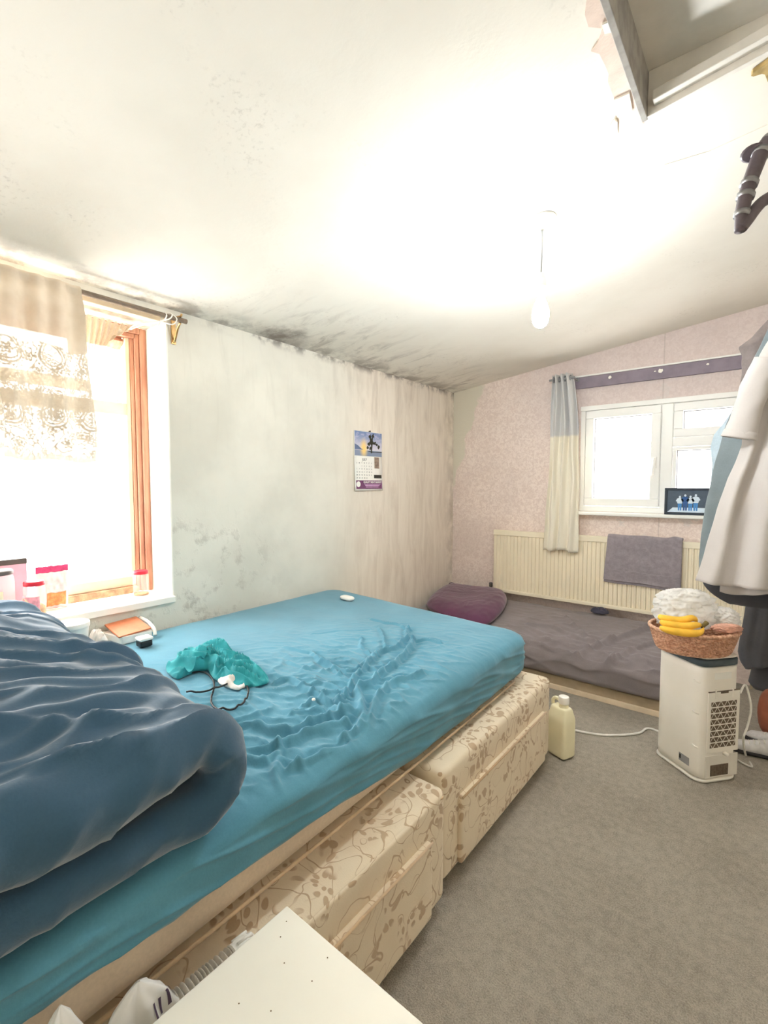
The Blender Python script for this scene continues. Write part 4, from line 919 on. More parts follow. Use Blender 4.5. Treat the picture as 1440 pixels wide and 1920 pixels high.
# towel folded over the radiator
M['towel'] = fabric('grey_terry_towel', srgb(150, 142, 148), .14, 260, bump=.7, sheen=.4, mott=30)
nu, nv = 70, 90; U, Vv = np.meshgrid(np.linspace(0, 1, nu), np.linspace(0, 1, nv), indexing='ij')
tw = thing('towel', (-.67, 3.71, .6), 'grey towel with a woven band hanging over the radiator', 'towel')
def towel_pts(v0, v1, off, zadd=0):
    S = (v0 + (v1 - v0) * Vv); wdt = -.892 + (-.425 + .892) * U + np.where(S > .12, -.028 * (S - .12) * (1 - U), 0)
    y = np.where(S < .12, YB - .066 + (RY - .018 - YB + .066) * (S / .12), RY - .018 - off) + .005 * perlin(U * 4, S * 4, 85) - .006 * np.sin(U * 3.1)
    z = np.where(S < .12, RZ1 + .006 + .012 * np.sin(np.clip(S / .12, 0, 1) * math.pi), RZ1 + .010 - (S - .12) * .385) + .006 * perlin(U * 3, S * 2, 86) - .010 * U * (S > .12) + .012 * np.exp(-((U - .9) / .07) ** 2) * (S < .2)
    return np.stack([wdt, y, z + zadd], -1)
mb = MB(); mb.grid(towel_pts(0, .96, 0)); build('towel_cloth', mb, M['towel'], tw, smooth=True, solid=.008)
mb = MB(); mb.grid(towel_pts(.76, .80, .0055)); build('woven_band', mb, M['towel'], tw, smooth=True, solid=.002)
mb = MB(); mb.grid(towel_pts(.5, 1.0, -.012, -.004)); build('under_layer', mb, M['towel'], tw, smooth=True, solid=.006)
# framed photograph on the sill
PX0, PX1, PZ0, PZ1, PY = -.545, -.262, BZ0 - .001, 1.282, 3.768
ph = thing('photo_frame', ((PX0 + PX1) / 2, PY, PZ0), 'black framed photograph of four standing figures on the white window sill', 'picture frame')
M['frameblk'] = plain('charcoal_frame', srgb(52, 60, 70), .5, .3); M['photobg'] = plain('slate_photo_print', srgb(78, 92, 108), .5, .3, .06); M['lightprint'] = plain('pale_print', srgb(214, 230, 244), .5, .3); M['blueprint'] = plain('blue_clothes_print', srgb(78, 142, 206), .5, .3); M['darkblueprint'] = plain('dark_blue_clothes_print', srgb(52, 92, 150), .5, .3)
for bb in ((PX0, PX1, PZ0, PZ0 + .016), (PX0, PX1, PZ1 - .016, PZ1), (PX0, PX0 + .016, PZ0 + .016, PZ1 - .016), (PX1 - .016, PX1, PZ0 + .016, PZ1 - .016)):
    mb = MB(); mb.box(bb[0], bb[1], PY - .008, PY + .008, bb[2], bb[3]); build('frame_bar', mb, M['frameblk'], ph, bevel=.002)
mb = MB(); mb.box(PX0 + .01, PX1 - .01, PY - .002, PY + .006, PZ0 + .01, PZ1 - .01); pb = build('photo_print', mb, M['photobg'], ph)
mb = MB(); mb.prism([(PX0 + .018, PZ0 + .018), (PX1 - .018, PZ0 + .018), (PX1 - .05, PZ0 + .05), (PX0 + .05, PZ0 + .05)], PY - .0026, PY - .002, lambda a, b, d: (a, d, b)); build('printed_floor', mb, M['lightprint'], pb)
for i, (fx, hh, tm, lm) in enumerate(((-.455, .098, 'lightprint', 'blueprint'), (-.424, .108, 'darkblueprint', 'darkblueprint'), (-.394, .100, 'lightprint', 'blueprint'), (-.364, .110, 'lightprint', 'blueprint'))):
    z0 = PZ0 + .030; fg = lambda a, b, d: (fx + a * hh, d, z0 + b * hh)
    mb = MB(); mb.prism([(-.10, 0), (-.02, 0), (0, .42), (.02, 0), (.10, 0), (.12, .5), (-.12, .5)], PY - .0034, PY - .0026, fg); build('printed_legs', mb, M[lm], pb)
    mb = MB(); mb.prism([(-.13, .48), (.13, .48), (.18, .62), (.24, .66), (.16, .82), (.05, .87), (-.05, .87), (-.16, .82), (-.24, .66), (-.18, .62)], PY - .0036, PY - .0026, fg); build('printed_torso', mb, M[tm], pb)
    mb = MB(); mb.prism([(.062 * math.cos(a), .945 + .075 * math.sin(a)) for a in np.linspace(0, 6.283, 13)[:-1]], PY - .0036, PY - .0026, fg); build('printed_head', mb, M['lightprint'], pb)
mb = MB(); mb.obox((PX0 + .15, PY + .012, PZ0 + .07), (.015, 0, 0), (0, .0025, 0), (0, .0, .06)); build('stand_strut', mb, M['frameblk'], ph)

# ------------------------------------------------------------------ low bed under the radiator
M['greysheet'] = fabric('charcoal_cotton_sheet', srgb(134, 126, 128), .1, 600, mott=6, sheen=.2)
M['tanbase'] = plain('tan_bed_board', srgb(176, 160, 136), .7, .2, .1, 12)
lb = thing('low_bed', (-1.3, 3.35, 0), 'low single bed with a rumpled charcoal sheet under the radiator', 'bed')
mb = MB(); mb.box(-2.20, -.33, 2.985, 3.70, .012, .085); build('bed_base', mb, M['tanbase'], lb, bevel=.006)
mb = MB(); mb.box(-2.20, -.33, 2.968, 2.986, .0, .030); build('base_rail', mb, M['creamwood'], lb, bevel=.003)
V, N, Fq = soft_box(150, 80, 14, .945, .385, .12, .06, .07, .06)
V = V + np.array([-1.270, 3.335, 0])
x, y = V[:, 0], V[:, 1]; tz = (V[:, 2] + .12) / .24
topz = np.interp(y, [2.94, 2.99, 3.05, 3.2, 3.45, 3.72], [.235, .262, .280, .305, .335, .352])
V[:, 2] = .085 + (topz - .085) * tz
tp = sstep(.4, .85, N[:, 2])
fr = np.exp(-((y - 3.0) / .12) ** 2)
hgt = .024 * (ridged(x * 3.0 + y * 4, y * 9 - x * 1.2, 101, 2.2) - .3) * (.35 + fr) + .010 * (ridged(x * 8, y * 20 + x * 3, 102, 2) - .3) * (.3 + fr) + .006 * perlin(x * 5, y * 6, 103)
for pts, a, w_ in (([(990, 1178), (1040, 1185), (1080, 1200), (1120, 1212)], .014, .02), ([(1060, 1172), (1085, 1190), (1110, 1210), (1150, 1208)], .016, .018), ([(1070, 1222), (1130, 1212), (1190, 1200), (1225, 1190)], .022, .025), ([(1090, 1250), (1150, 1230), (1225, 1215)], .018, .022), ([(990, 1225), (1030, 1228), (1070, 1235)], .012, .02)):
    d = polydist(x, y, [tuple(onz(px_, py_, .28)[:2]) for px_, py_ in pts]); w_ = w_ * .8; hgt = hgt + 1.7 * a * (np.exp(-(d / w_) ** 2) - .3 * np.exp(-(d / (2.2 * w_)) ** 2))
V[:, 2] += hgt * tp * (.08 + .92 * sstep(-1.62, -1.3, x))
V[:, 1] -= np.clip(-N[:, 1], 0, 1) * (.012 * ridged(x * 4, V[:, 2] * 10, 104, 2) + .006 * perlin(x * 9, V[:, 2] * 9, 105))
def lowz(xx, yy): return np.interp(yy, [2.94, 2.99, 3.05, 3.2, 3.45, 3.72], [.235, .262, .280, .305, .335, .352]) + .016
weld(build('sheeted_mattress', MB().add(V, Fq), M['greysheet'], lb))
M['plum'] = fabric('plum_fleece', srgb(98, 56, 84), .14, 300, mott=10, sheen=.5)
bl = pxl([(783, 1102), (822, 1092), (870, 1092), (905, 1108), (948, 1118), (945, 1140), (908, 1158), (860, 1150), (800, 1128)], .36); bl = [(max(x, -2.22), min(y, 3.70)) for x, y in bl]
lump('folded_blanket', bl, lambda x, y: lowz(x, y) + .006, .07, M['plum'], 111, 36, 160, 6.0, .05, 2, 3, .5, label='folded plum purple blanket on the low bed by the corner', cat='blanket')
sk = onz(1127, 1152, .34); M['navy'] = fabric('dark_slate_cotton', srgb(72, 70, 84), .12, 400)
lump('rolled_socks', [(sk[0] + .062 * math.cos(a) * (1 + .15 * math.sin(3 * a)), sk[1] - .05 + .04 * math.sin(a)) for a in np.linspace(0, 6.283, 13)[:-1]], lowz, .04, M['navy'], 115, 18, 60, 3, .3, 20, 30, label='small rolled dark sock lying on the low bed near the radiator', cat='sock')

# ------------------------------------------------------------------ jerrycan
M['hdpe'] = plain('translucent_cream_plastic', srgb(242, 236, 204), .4, .4, .03, 8)
jc = thing('jerrycan', (-.705, 2.225, 0), 'cream white plastic jerrycan standing on the carpet by the divan', 'jerrycan')
V, N, Fq = soft_box(10, 8, 24, .054, .044, .120, .018, .018, .014)
k = sstep(.055, .12, V[:, 2]); V[:, 0] *= 1 - .16 * k; V[:, 1] *= 1 - .34 * k
an = -.38; Rm = np.array([[math.cos(an), -math.sin(an), 0], [math.sin(an), math.cos(an), 0], [0, 0, 1]])
base = np.array([-.728, 2.258, .122]); weld(build('can_body', MB().add(V @ Rm.T + base, Fq), M['hdpe'], jc))
nk = base + Rm @ np.array([.012, 0, .0]); mb = MB(); mb.lathe([(.026, .112), (.022, .122), (.020, .140)], (nk[0], nk[1], base[2]), 20); build('neck', mb, M['hdpe'], jc, smooth=True)
mb = MB(); mb.lathe([(.024, .136), (.0245, .14), (.0245, .166), (.022, .170), (.004, .170)], (nk[0], nk[1], base[2]), 20); build('screw_cap', mb, M['white'], jc, smooth=True, bevel=.001)
mb = MB(); mb.tube([base + Rm @ np.array(p) for p in smooth_path([(-.050, 0, .105), (-.052, 0, .130), (-.036, 0, .146), (-.012, 0, .142), (.0, 0, .118)], 5)], .0085, 10); build('carry_handle', mb, M['hdpe'], jc, smooth=True)

# ------------------------------------------------------------------ air cooler
A = np.array([-.383, 2.562]); Bc = np.array([-.183, 2.400]); e1 = (Bc - A); La = np.linalg.norm(e1); e1 /= La; e2 = np.array([-e1[1], e1[0]]); Lb = .205
def cw(a, b, z): p = A + e1 * a + e2 * b; return (p[0], p[1], z)
ck = thing('air_cooler', (*(A + e1 * La / 2 + e2 * Lb / 2), 0), 'white portable air cooler with a triangular grille beside the low bed', 'air cooler')
M['cooler'] = plain('white_appliance_plastic', srgb(240, 236, 228), .4, .4, .02, 6); M['coolertop'] = plain('slate_grey_band', srgb(72, 84, 92), .45, .4); M['coolerdark'] = plain('cooler_dark_brown', srgb(110, 98, 86), .9, .1, .2, 120)
V, N, Fq = soft_box(10, 10, 18, La / 2, Lb / 2, .2500, .045, .045, .006)
tr = lambda V, z: np.array([cw(v[0] + La / 2, v[1] + Lb / 2, v[2] + z) for v in V])
weld(build('cooler_body', MB().add(tr(V, .2660), Fq), M['cooler'], ck))
V, N, Fq = soft_box(10, 10, 3, La / 2 + .002, Lb / 2 + .002, .016, .046, .046, .004); weld(build('top_band', MB().add(tr(V, .5315), Fq), M['coolertop'], ck))
V, N, Fq = soft_box(10, 10, 3, La / 2 - .0, Lb / 2 - .0, .006, .045, .045, .005); weld(build('top_panel', MB().add(tr(V, .5532), Fq), M['cooler'], ck))
V, N, Fq = soft_box(10, 10, 3, La / 2 + .004, Lb / 2 + .004, .008, .047, .047, .004); weld(build('foot_plate', MB().add(tr(V, .009), Fq), M['cooler'], ck))
# rear face is at a = La, spanning b 0..Lb
gb0, gb1, gz0, gz1 = .046, .182, .155, .365
def face(b, z, out): return cw(La + out, b, z)
def fbox(nm, b0, b1, z0, z1, o0, o1, mat, par=ck, bevel=.0015):
    mb = MB(); v = [face(b, z, o) for o in (o0, o1) for z in (z0, z1) for b in (b0, b1)]
    mb.add(v, [(0, 2, 3, 1), (4, 5, 7, 6), (0, 1, 5, 4), (2, 6, 7, 3), (0, 4, 6, 2), (1, 3, 7, 5)]); return build(nm, mb, M[mat], par, bevel=bevel)
pn = fbox('filter_panel', .032, .198, .135, .405, -.002, .0025, 'cooler')
fbox('panel_gap', .034, .196, .405, .409, -.002, .0012, 'coolerdark', pn, 0)
fbox('panel_catch', .095, .135, .398, .407, -.002, .0034, 'coolerdark', pn, 0)
for b in (.070, .160): fbox('panel_clip', b - .003, b + .003, .375, .418, 0, .0045, 'cooler', pn)
# triangular grille holes: their shade put in as flat dark triangles on the panel
mb = MB(); rows, cols = 8, 4; dz = (gz1 - gz0) / rows; db = (gb1 - gb0) / cols
for r in range(rows):
    for c_ in range(cols * 2 + 1):
        upt = (r + c_) % 2 == 0; bc = gb0 + c_ * db / 2; zc_ = gz0 + (r + .5) * dz
        s_ = .40; hb, hz_ = db * s_, dz * .40
        tri = [(bc - hb, zc_ - hz_), (bc + hb, zc_ - hz_), (bc, zc_ + hz_)] if upt else [(bc - hb, zc_ + hz_), (bc, zc_ - hz_), (bc + hb, zc_ + hz_)]
        if c_ in (0, cols * 2):
            tri = [(min(max(b, gb0 + .001), gb1 - .001), z) for b, z in tri]
        mb.add([face(b, z, .0029) for b, z in tri], [(0, 1, 2)])
tag(build('grille_hole_shade', mb, M['coolerdark'], pn), kind='stuff')
fbox('label_recess', .062, .150, .460, .490, -.002, .001, 'pvc')
bay = fbox('water_bay', .030, .200, .022, .122, -.002, .0014, 'hatchpaint')
fbox('bay_step', .056, .150, .030, .080, 0, .003, 'coolerdark', bay)
mb = MB(); mb.lathe([(.008, 0), (.008, .016), (.005, .018)], face(.128, .128, .0), 12, (e1[0], e1[1], 0)); build('drain_plug', mb, M['cooler'], ck, smooth=True)
# side rating label and seams on the left face (b = 0)
mb = MB(); mb.add([cw(a, -.0008, z) for a, z in ((.150, .052), (.205, .052), (.205, .088), (.150, .088))], [(0, 1, 2, 3)]); build('rating_label', mb, M['gasket'], ck)
mb = MB(); mb.add([cw(a, -.0014, z) for a, z in ((.152, .062), (.162, .062), (.162, .082), (.152, .082))], [(0, 1, 2, 3)]); build('label_mark', mb, M['inkdark'], ck)
for z in (.16, .31, .45):
    mb = MB(); mb.tube([cw(.212, .0, z), cw(.226, .003, z - .004), cw(.238, .008, z - .006)], .0035, 6); build('side_clip', mb, M['cooler'], ck, smooth=True)
# mains lead
M['flex'] = plain('white_mains_flex', srgb(232, 230, 224), .5, .3)
mb = MB(); pts = [onz(x, y, .006) for x, y in ((1062, 1366), (1090, 1372), (1130, 1378), (1170, 1378), (1200, 1374), (1223, 1367))]; pts.append(np.array([*cw(.05, .225, .006)])); pts.append(np.array([*cw(.12, .25, .006)]))
mb.tube(smooth_path(pts, 6), .006, 8); build('extension_lead', mb, M['flex'], smooth=True, label='white extension lead running over the carpet from the jerrycan', cat='cable')
mb = MB(); pts = [face(.196, .392, .004), ony(1398, 1285, 2.60), ony(1408, 1325, 2.60), ony(1402, 1360, 2.60), ony(1394, 1385, 2.58), onz(1398, 1415, .006), onz(1410, 1437, .006), onz(1395, 1432, .006), onz(1384, 1425, .006)]
mb.tube(smooth_path(pts, 7), .0045, 8); build('cooler_flex', mb, M['flex'], ck, smooth=True)

# ------------------------------------------------------------------ basket, bananas, bags on the cooler
cpt = np.array([*(A + e1 * La * .5 + e2 * Lb * .5)]); BZ = .561
bc = np.array([-.232, 2.492])
bk = thing('fruit_basket', (*bc, BZ), 'brown woven wicker basket on top of the air cooler', 'basket')
def m_wicker():
    t = NT('brown_wicker'); v = t.pos(obj=True); nz = t.noise(v, 90, 3); t.color(t.mix(t.rng(nz, .35, .65), srgb(180, 134, 108), srgb(222, 182, 154))); t.rough(.6, .3); return t.m
M['wicker'] = m_wicker()
ux, uy = np.array([rt[0], rt[1]]), np.array([-rt[1], rt[0]])      # long axis across the view
ns, nh = 168, 33; Vb = np.zeros((nh, ns, 3)); th = np.linspace(0, 2 * math.pi, ns, endpoint=False)
for i in range(nh):
    f = i / (nh - 1); r = .146 + .034 * f ** .8; kx, ky = r * 1.0, r * .80
    wv = .0032 * np.sign(np.sin(30 * th)) * (1 if (i // 2) % 2 else -1) * (1 if 1 < i < nh - 2 else 0)
    Vb[i] = np.column_stack([bc[0] + ((kx + wv) * np.cos(th))[:, None] @ ux[None, :1] + ((ky + wv) * np.sin(th))[:, None] @ uy[None, :1], bc[1] + ((kx + wv) * np.cos(th))[:, None] @ ux[None, 1:] + ((ky + wv) * np.sin(th))[:, None] @ uy[None, 1:], np.full(ns, BZ + .004 + .098 * f)])
mb = MB(); mb.grid(Vb, wv=True); mb.f.append(tuple(reversed(range(ns)))); build('woven_wall', mb, M['wicker'], bk, smooth=False)
mb = MB(); kx, ky = .180, .180 * .8; ring = np.array([[*(bc + ux * kx * math.cos(a) + uy * ky * math.sin(a)), BZ + .104 + .002 * math.sin(a * 30)] for a in np.linspace(0, 6.2832, 120, endpoint=False)]); mb.tube(ring, .0075, 8, closed=True); build('rim', mb, M['wicker'], bk, smooth=True)
def bpos(u, v, z): return np.array([*(bc + ux * u + uy * v), z])
M['banana'] = plain('ripe_banana_skin', srgb(240, 190, 70), .5, .3, .1, 25); M['bstem'] = plain('brown_green_banana_stem', srgb(120, 104, 62), .7, .2)
bb = thing('banana_bunch', bpos(-.08, -.12, BZ + .11), 'small bunch of ripe yellow bananas at the front of the wicker basket', 'bananas')
for i, (v, z, dz_) in enumerate(((-.135, .118, 0), (-.118, .140, .006), (-.092, .158, .010))):
    pth = smooth_path([bpos(-.218 + .01 * i, v + .022, BZ + z + .020), bpos(-.185, v + .010, BZ + z + .010), bpos(-.125, v - .004, BZ + z + .004), bpos(-.068, v - .004, BZ + z + .004 + dz_), bpos(-.038, v + .012, BZ + .138 + i * .006)], 6)
    tt = np.linspace(0, 1, len(pth)); rr_ = .0165 * np.clip(np.sin(np.clip(tt * 1.02 + .03, 0, 1) * math.pi) ** .45, .18, 1)
    mb = MB(); mb.tube(pth, rr_, 10); build('banana', mb, M['banana'], bb, smooth=True)
mb = MB(); mb.tube([bpos(-.042, -.116, BZ + .142), bpos(-.026, -.110, BZ + .148), bpos(-.014, -.106, BZ + .156)], [.010, .008, .010], 8); build('bunch_stem', mb, M['bstem'], bb, smooth=True)
M['bagfilm'] = film_mat('crinkled_clear_bag', (1, 1, .98), .6, .25, .3)
M['bagwhite'] = film_mat('white_carrier_bag_film', (.97, .97, .96), .9, .3, .25)
def bag(name, c, a, b, h, mat, seed, label, flt=.0, rough=.22, cat='bag', parent=None, zk=1.0):
    nt, npp = 90, 46; T_, P_ = np.meshgrid(np.linspace(0, 2 * math.pi, nt, endpoint=False), np.linspace(-math.pi / 2, math.pi / 2, npp), indexing='ij')
    wr = 1 + rough * (ridged(T_ * 2.2 + P_, P_ * 3, seed, 2) - .4) + rough * .6 * perlin(np.cos(T_) * 3 + 5, np.sin(T_) * 3 + P_ * 2, seed + 1) + rough * .5 * (ridged(T_ * 5 + 2 * P_, P_ * 4 - T_, seed + 2, 1.5) - .4)
    cp = np.sign(np.cos(P_)) * np.abs(np.cos(P_)) ** .7
    u = a * cp * np.cos(T_) * wr; v = b * cp * np.sin(T_) * wr; z = h * .5 * (1 + np.sin(P_) * (1 + .25 * (wr - 1)))
    z = np.maximum(z, 0)
    XY = np.array(c[:2])[None, None] + u[..., None] * ux + v[..., None] * uy
    mb = MB(); mb.grid(np.concatenate([XY, (c[2] + z * zk)[..., None]], -1), wu=True)
    return build(name, mb, mat, parent, smooth=True, label=label, cat=cat)
bag('bread_bag', bpos(-.030, .020, BZ + .086), .128, .092, .185, M['bagfilm'], 121, 'crinkled clear plastic bag heaped in the wicker basket above the bananas')
bag('produce_bag', bpos(.118, -.030, BZ + .100), .048, .060, .100, M['bagfilm'], 127, 'smaller crumpled clear bag at the right side of the wicker basket')
M['peach'] = plain('pinkish_wrapper', srgb(226, 176, 156), .5, .3, .15, 30)
bag('pink_wrapper', bpos(.075, -.100, BZ + .112), .062, .026, .036, M['peach'], 131, 'pinkish wrapped packet at the front right of the wicker basket', cat='packet')

# ------------------------------------------------------------------ clothes rail and hanging clothes
M['steel'] = plain('grey_steel_tube', srgb(150, 150, 152), .35, .5, .05, 20, .8)
RLX, RLZ = .085, 2.09
rail = thing('clothes_rail', (RLX, 2.75, RLZ), 'steel clothes rail hung from the ceiling holding the shirts', 'clothes rail')
mb = MB(); mb.tube([(RLX, 2.30, RLZ), (RLX, 3.40, RLZ)], .0125, 12); build('rail_tube', mb, M['steel'], rail, smooth=True)
for y in (2.36, 3.35):
    mb = MB(); mb.tube([(RLX, y, RLZ), (RLX, y, zc(RLX) - .001)], .008, 10); mb.lathe([(.028, -.006), (.028, 0)], (RLX, y, zc(RLX) - .001), 16); build('drop_rod', mb, M['steel'], rail, smooth=True)
M['c_white'] = fabric('white_shirt_cotton', srgb(186, 180, 176), .03, 600, mott=8)
M['c_teal'] = fabric('slate_teal_jersey', srgb(120, 130, 134), .08, 600, mott=10)
M['c_denim'] = fabric('washed_blue_chambray', srgb(176, 192, 202), .12, 500, mott=18)
M['c_grey'] = fabric('warm_grey_knit', srgb(138, 128, 126), .12, 300, mott=16)
M['c_black'] = fabric('faded_black_cotton', srgb(72, 72, 76), .1, 500, mott=10)
M['c_char'] = fabric('charcoal_twill', srgb(84, 84, 88), .1, 400, mott=10)
M['hang'] = plain('dark_purple_brown_hanger', srgb(96, 86, 92), .45, .4, .15, 40)
def hanger(root, y, zn):
    mb = MB(); mb.tube(smooth_path([(RLX - .005, y, RLZ - .012), (RLX - .017, y, RLZ + .004), (RLX, y, RLZ + .0165), (RLX + .017, y, RLZ), (RLX + .004, y, RLZ - .035), (RLX, y, zn)], 6), .0025, 6); build('hook', mb, M['steel'], root, smooth=True)
def garment(name, label, cat, mat, y, prof_px, xr, depth, seed, fold=.012, nf=7, hem=.0, neck=True, group='clothes on the rail'):
    """prof_px: left outline in the photograph, top to bottom, put on the plane Y=y; xr: right half width about the rail"""
    P3 = [ony(px_, py_, y) for px_, py_ in prof_px]; zz_ = np.array([p[2] for p in P3])[::-1]; xx_ = np.array([p[0] for p in P3])[::-1]
    ztop, zbot = zz_[-1], zz_[0]
    root = thing(name, (RLX, y, zbot), label, cat, group)
    nv, nu = 80, 110; zs_ = np.linspace(ztop, zbot, nv); th = np.linspace(0, 2 * math.pi, nu, endpoint=False); V = np.zeros((nv, nu, 3))
    for i, z in enumerate(zs_):
        f = i / (nv - 1); xl = np.interp(z, zz_, xx_); xrr = RLX + xr * min(1, (RLX - xl) / max(RLX - xx_.min(), .01) + .05)
        cxm, hw = (xl + xrr) / 2, (xrr - xl) / 2; d = depth * (.35 + .65 * min(1, f * 3))
        c_, s_ = np.cos(th), np.sin(th)
        w_ = fold * min(1, f * 2.2) * (np.sin(nf * c_ * 1.6 + seed + 1.2 * perlin(c_ * 1.5, np.full(nu, f * 2.2), seed)) + .6 * perlin(c_ * 5, np.full(nu, f * 3.5), seed + 2))
        yy_ = d * np.sign(s_) * np.abs(s_) ** .75 + np.where(s_ < 0, -1, 1) * w_ * np.abs(s_) ** .4
        V[i] = np.column_stack([cxm + hw * np.sign(c_) * np.abs(c_) ** .9 + .006 * perlin(np.full(nu, f * 7), s_, seed + 4), y + yy_, np.full(nu, z) - hem * f * np.maximum(0, perlin(c_ * 1.4 + 2, s_ * .3, seed + 6)) + .004 * perlin(c_ * 6, s_, seed + 8) * f])
    mb = MB(); mb.grid(V, wv=True); mb.f.append(tuple(range(nu)))
    body = build('garment_body', mb, M[mat], root, smooth=True, solid=.0025)
    hanger(root, y, ztop - .01)
    return root, P3
def sleeve(root, y, pts_px, r0, r1, mat, seed, dy=0.0):
    P3 = [ony(px_, py_, y) + np.array([0, dy, 0]) for px_, py_ in pts_px]; sp = smooth_path(P3, 8); n = len(sp)
    r = np.linspace(r0, r1, n) * (1 + .06 * np.sin(np.linspace(0, 9, n) + seed))
    mb = MB(); mb.tube(sp, r, 22, cap=False, flat=1.75)
    V = mb.v[0]; V += .004 * np.stack([perlin(V[:, 2] * 20, V[:, 1] * 20, seed), perlin(V[:, 0] * 25, V[:, 2] * 18, seed + 1), np.zeros(len(V))], 1)
    s = build('sleeve', mb, M[mat], root, smooth=True, solid=.003)
    mb = MB(); mb.tube(sp[-4:], r[-4:] * 1.03, 22, cap=False, flat=1.77); build('cuff_hem', mb, M[mat], s, smooth=True, solid=.003)
# farthest first
garment('grey_top', 'warm grey knit top, topmost at the left of the rail clothes beside the batten', 'clothing', 'c_grey', 3.09, [(1440, 600), (1412, 632), (1384, 652), (1392, 668), (1388, 720), (1386, 745), (1392, 800), (1400, 860)], .22, .030, 201, .010, 9)
garment('chambray_shirt', 'pale washed blue shirt peeking out left of the slate teal garment', 'shirt', 'c_denim', 2.975, [(1440, 640), (1395, 735), (1372, 772), (1338, 815), (1333, 838), (1335, 868), (1334, 905), (1330, 950), (1326, 1000), (1330, 1060)], .24, .030, 207, .012, 8)
garment('dark_coat', 'faded black garment whose hem hangs lowest below the white shirt front', 'clothing', 'c_black', 2.876, [(1440, 640), (1400, 740), (1370, 860), (1345, 960), (1330, 1050), (1318, 1092), (1328, 1106), (1345, 1120), (1366, 1131)], .22, .028, 213, .006, 6)
garment('slate_shirt', 'long slate teal garment hanging directly behind the white shirt', 'clothing', 'c_teal', 2.776, [(1440, 618), (1412, 672), (1388, 728), (1371, 775), (1358, 810), (1343, 860), (1331, 912), (1318, 975), (1311, 1044), (1312, 1080)], .25, .040, 219, .010, 5)
ws, _ = garment('white_shirt', 'white short sleeved shirt hanging in front of the other clothes', 'shirt', 'c_white', 2.63, [(1440, 640), (1424, 668), (1412, 700), (1400, 770), (1392, 834), (1365, 897), (1345, 955), (1334, 990), (1318, 1045), (1304, 1088)], .27, .055, 225, .026, 8, .02)
sleeve(ws, 2.56, [(1436, 672), (1418, 720), (1400, 775), (1385, 822)], .024, .034, 'c_white', 231)
# inner layer under the hem of the white shirt
P3 = [ony(x, y, 2.63) for x, y in ((1352, 1085), (1368, 1108), (1400, 1120), (1440, 1108), (1500, 1100), (1500, 1060), (1352, 1060))]
nu, nv = 60, 16; U, Vv = np.meshgrid(np.linspace(0, 1, nu), np.linspace(0, 1, nv), indexing='ij')
x0_, x1_ = ony(1350, 1090, 2.63)[0], .28; zt3, = [ony(1350, 1070, 2.63)[2]]
zb3 = ony(1400, 1118, 2.63)[2] + .028 * np.abs(np.sin(U * 7 + .6)) ** 2 * 0 + .03 * np.cos(U * 9.0 + 1.9) * .5 + .012
mb = MB(); mb.grid(np.stack([x0_ + (x1_ - x0_) * U, 2.63 + .018 * np.sin(U * 11) + .010 * np.sin(U * 25 + 3 * Vv), zt3 + (zb3 - zt3) * Vv], -1)); build('shirt_tail', mb, M['c_white'], ws, smooth=True, solid=.002)
# charcoal shorts lower down on their own clip hanger
sh = thing('charcoal_shorts', (.08, 3.24, .4), 'charcoal shorts hanging lowest at the right edge behind the air cooler', 'shorts', 'clothes on the rail')
def leg(nm, prof, y, xr, d, seed, par=sh):
    P3 = [ony(a, b, y) for a, b in prof]; zz_ = np.array([p[2] for p in P3])[::-1]; xx_ = np.array([p[0] for p in P3])[::-1]
    zs_ = np.linspace(zz_[-1], zz_[0], 40); th = np.linspace(0, 6.2832, 60, endpoint=False); V = np.zeros((40, 60, 3))
    for i, z in enumerate(zs_):
        xl = np.interp(z, zz_, xx_); c_, s_ = np.cos(th), np.sin(th); hw = (xr - xl) / 2
        V[i] = np.column_stack([(xl + xr) / 2 + hw * c_, y + d * np.sign(s_) * np.abs(s_) ** .7 + .006 * np.sin(c_ * 6 + i * .08), np.full(60, z) - .035 * (i / 39) * np.maximum(0, -c_) * 0 + .02 * (i / 39) * c_])
    mb = MB(); mb.grid(V, wv=True); return build(nm, mb, M['c_char'], par, smooth=True, solid=.003)
leg('shorts_leg', [(1402, 1060), (1402, 1110), (1396, 1150), (1388, 1190), (1384, 1215), (1388, 1232), (1398, 1246)], 3.20, .055, .030, 240)
leg('shorts_leg', [(1420, 1060), (1416, 1200), (1409, 1250), (1403, 1272), (1416, 1284)], 3.28, .30, .035, 241)
mb = MB(); mb.tube([(-.06, 3.24, ony(1410, 1062, 3.24)[2]), (.30, 3.24, ony(1410, 1062, 3.24)[2])], .022, 10, flat=1.4); build('waistband', mb, M['c_char'], sh, smooth=True)
mb = MB(); mb.tube([(.085, 3.24, ony(1410, 1062, 3.24)[2] + .02), (.085, 3.24, RLZ + .015)], .003, 6); build('clip_hanger', mb, M['steel'], sh, smooth=True)

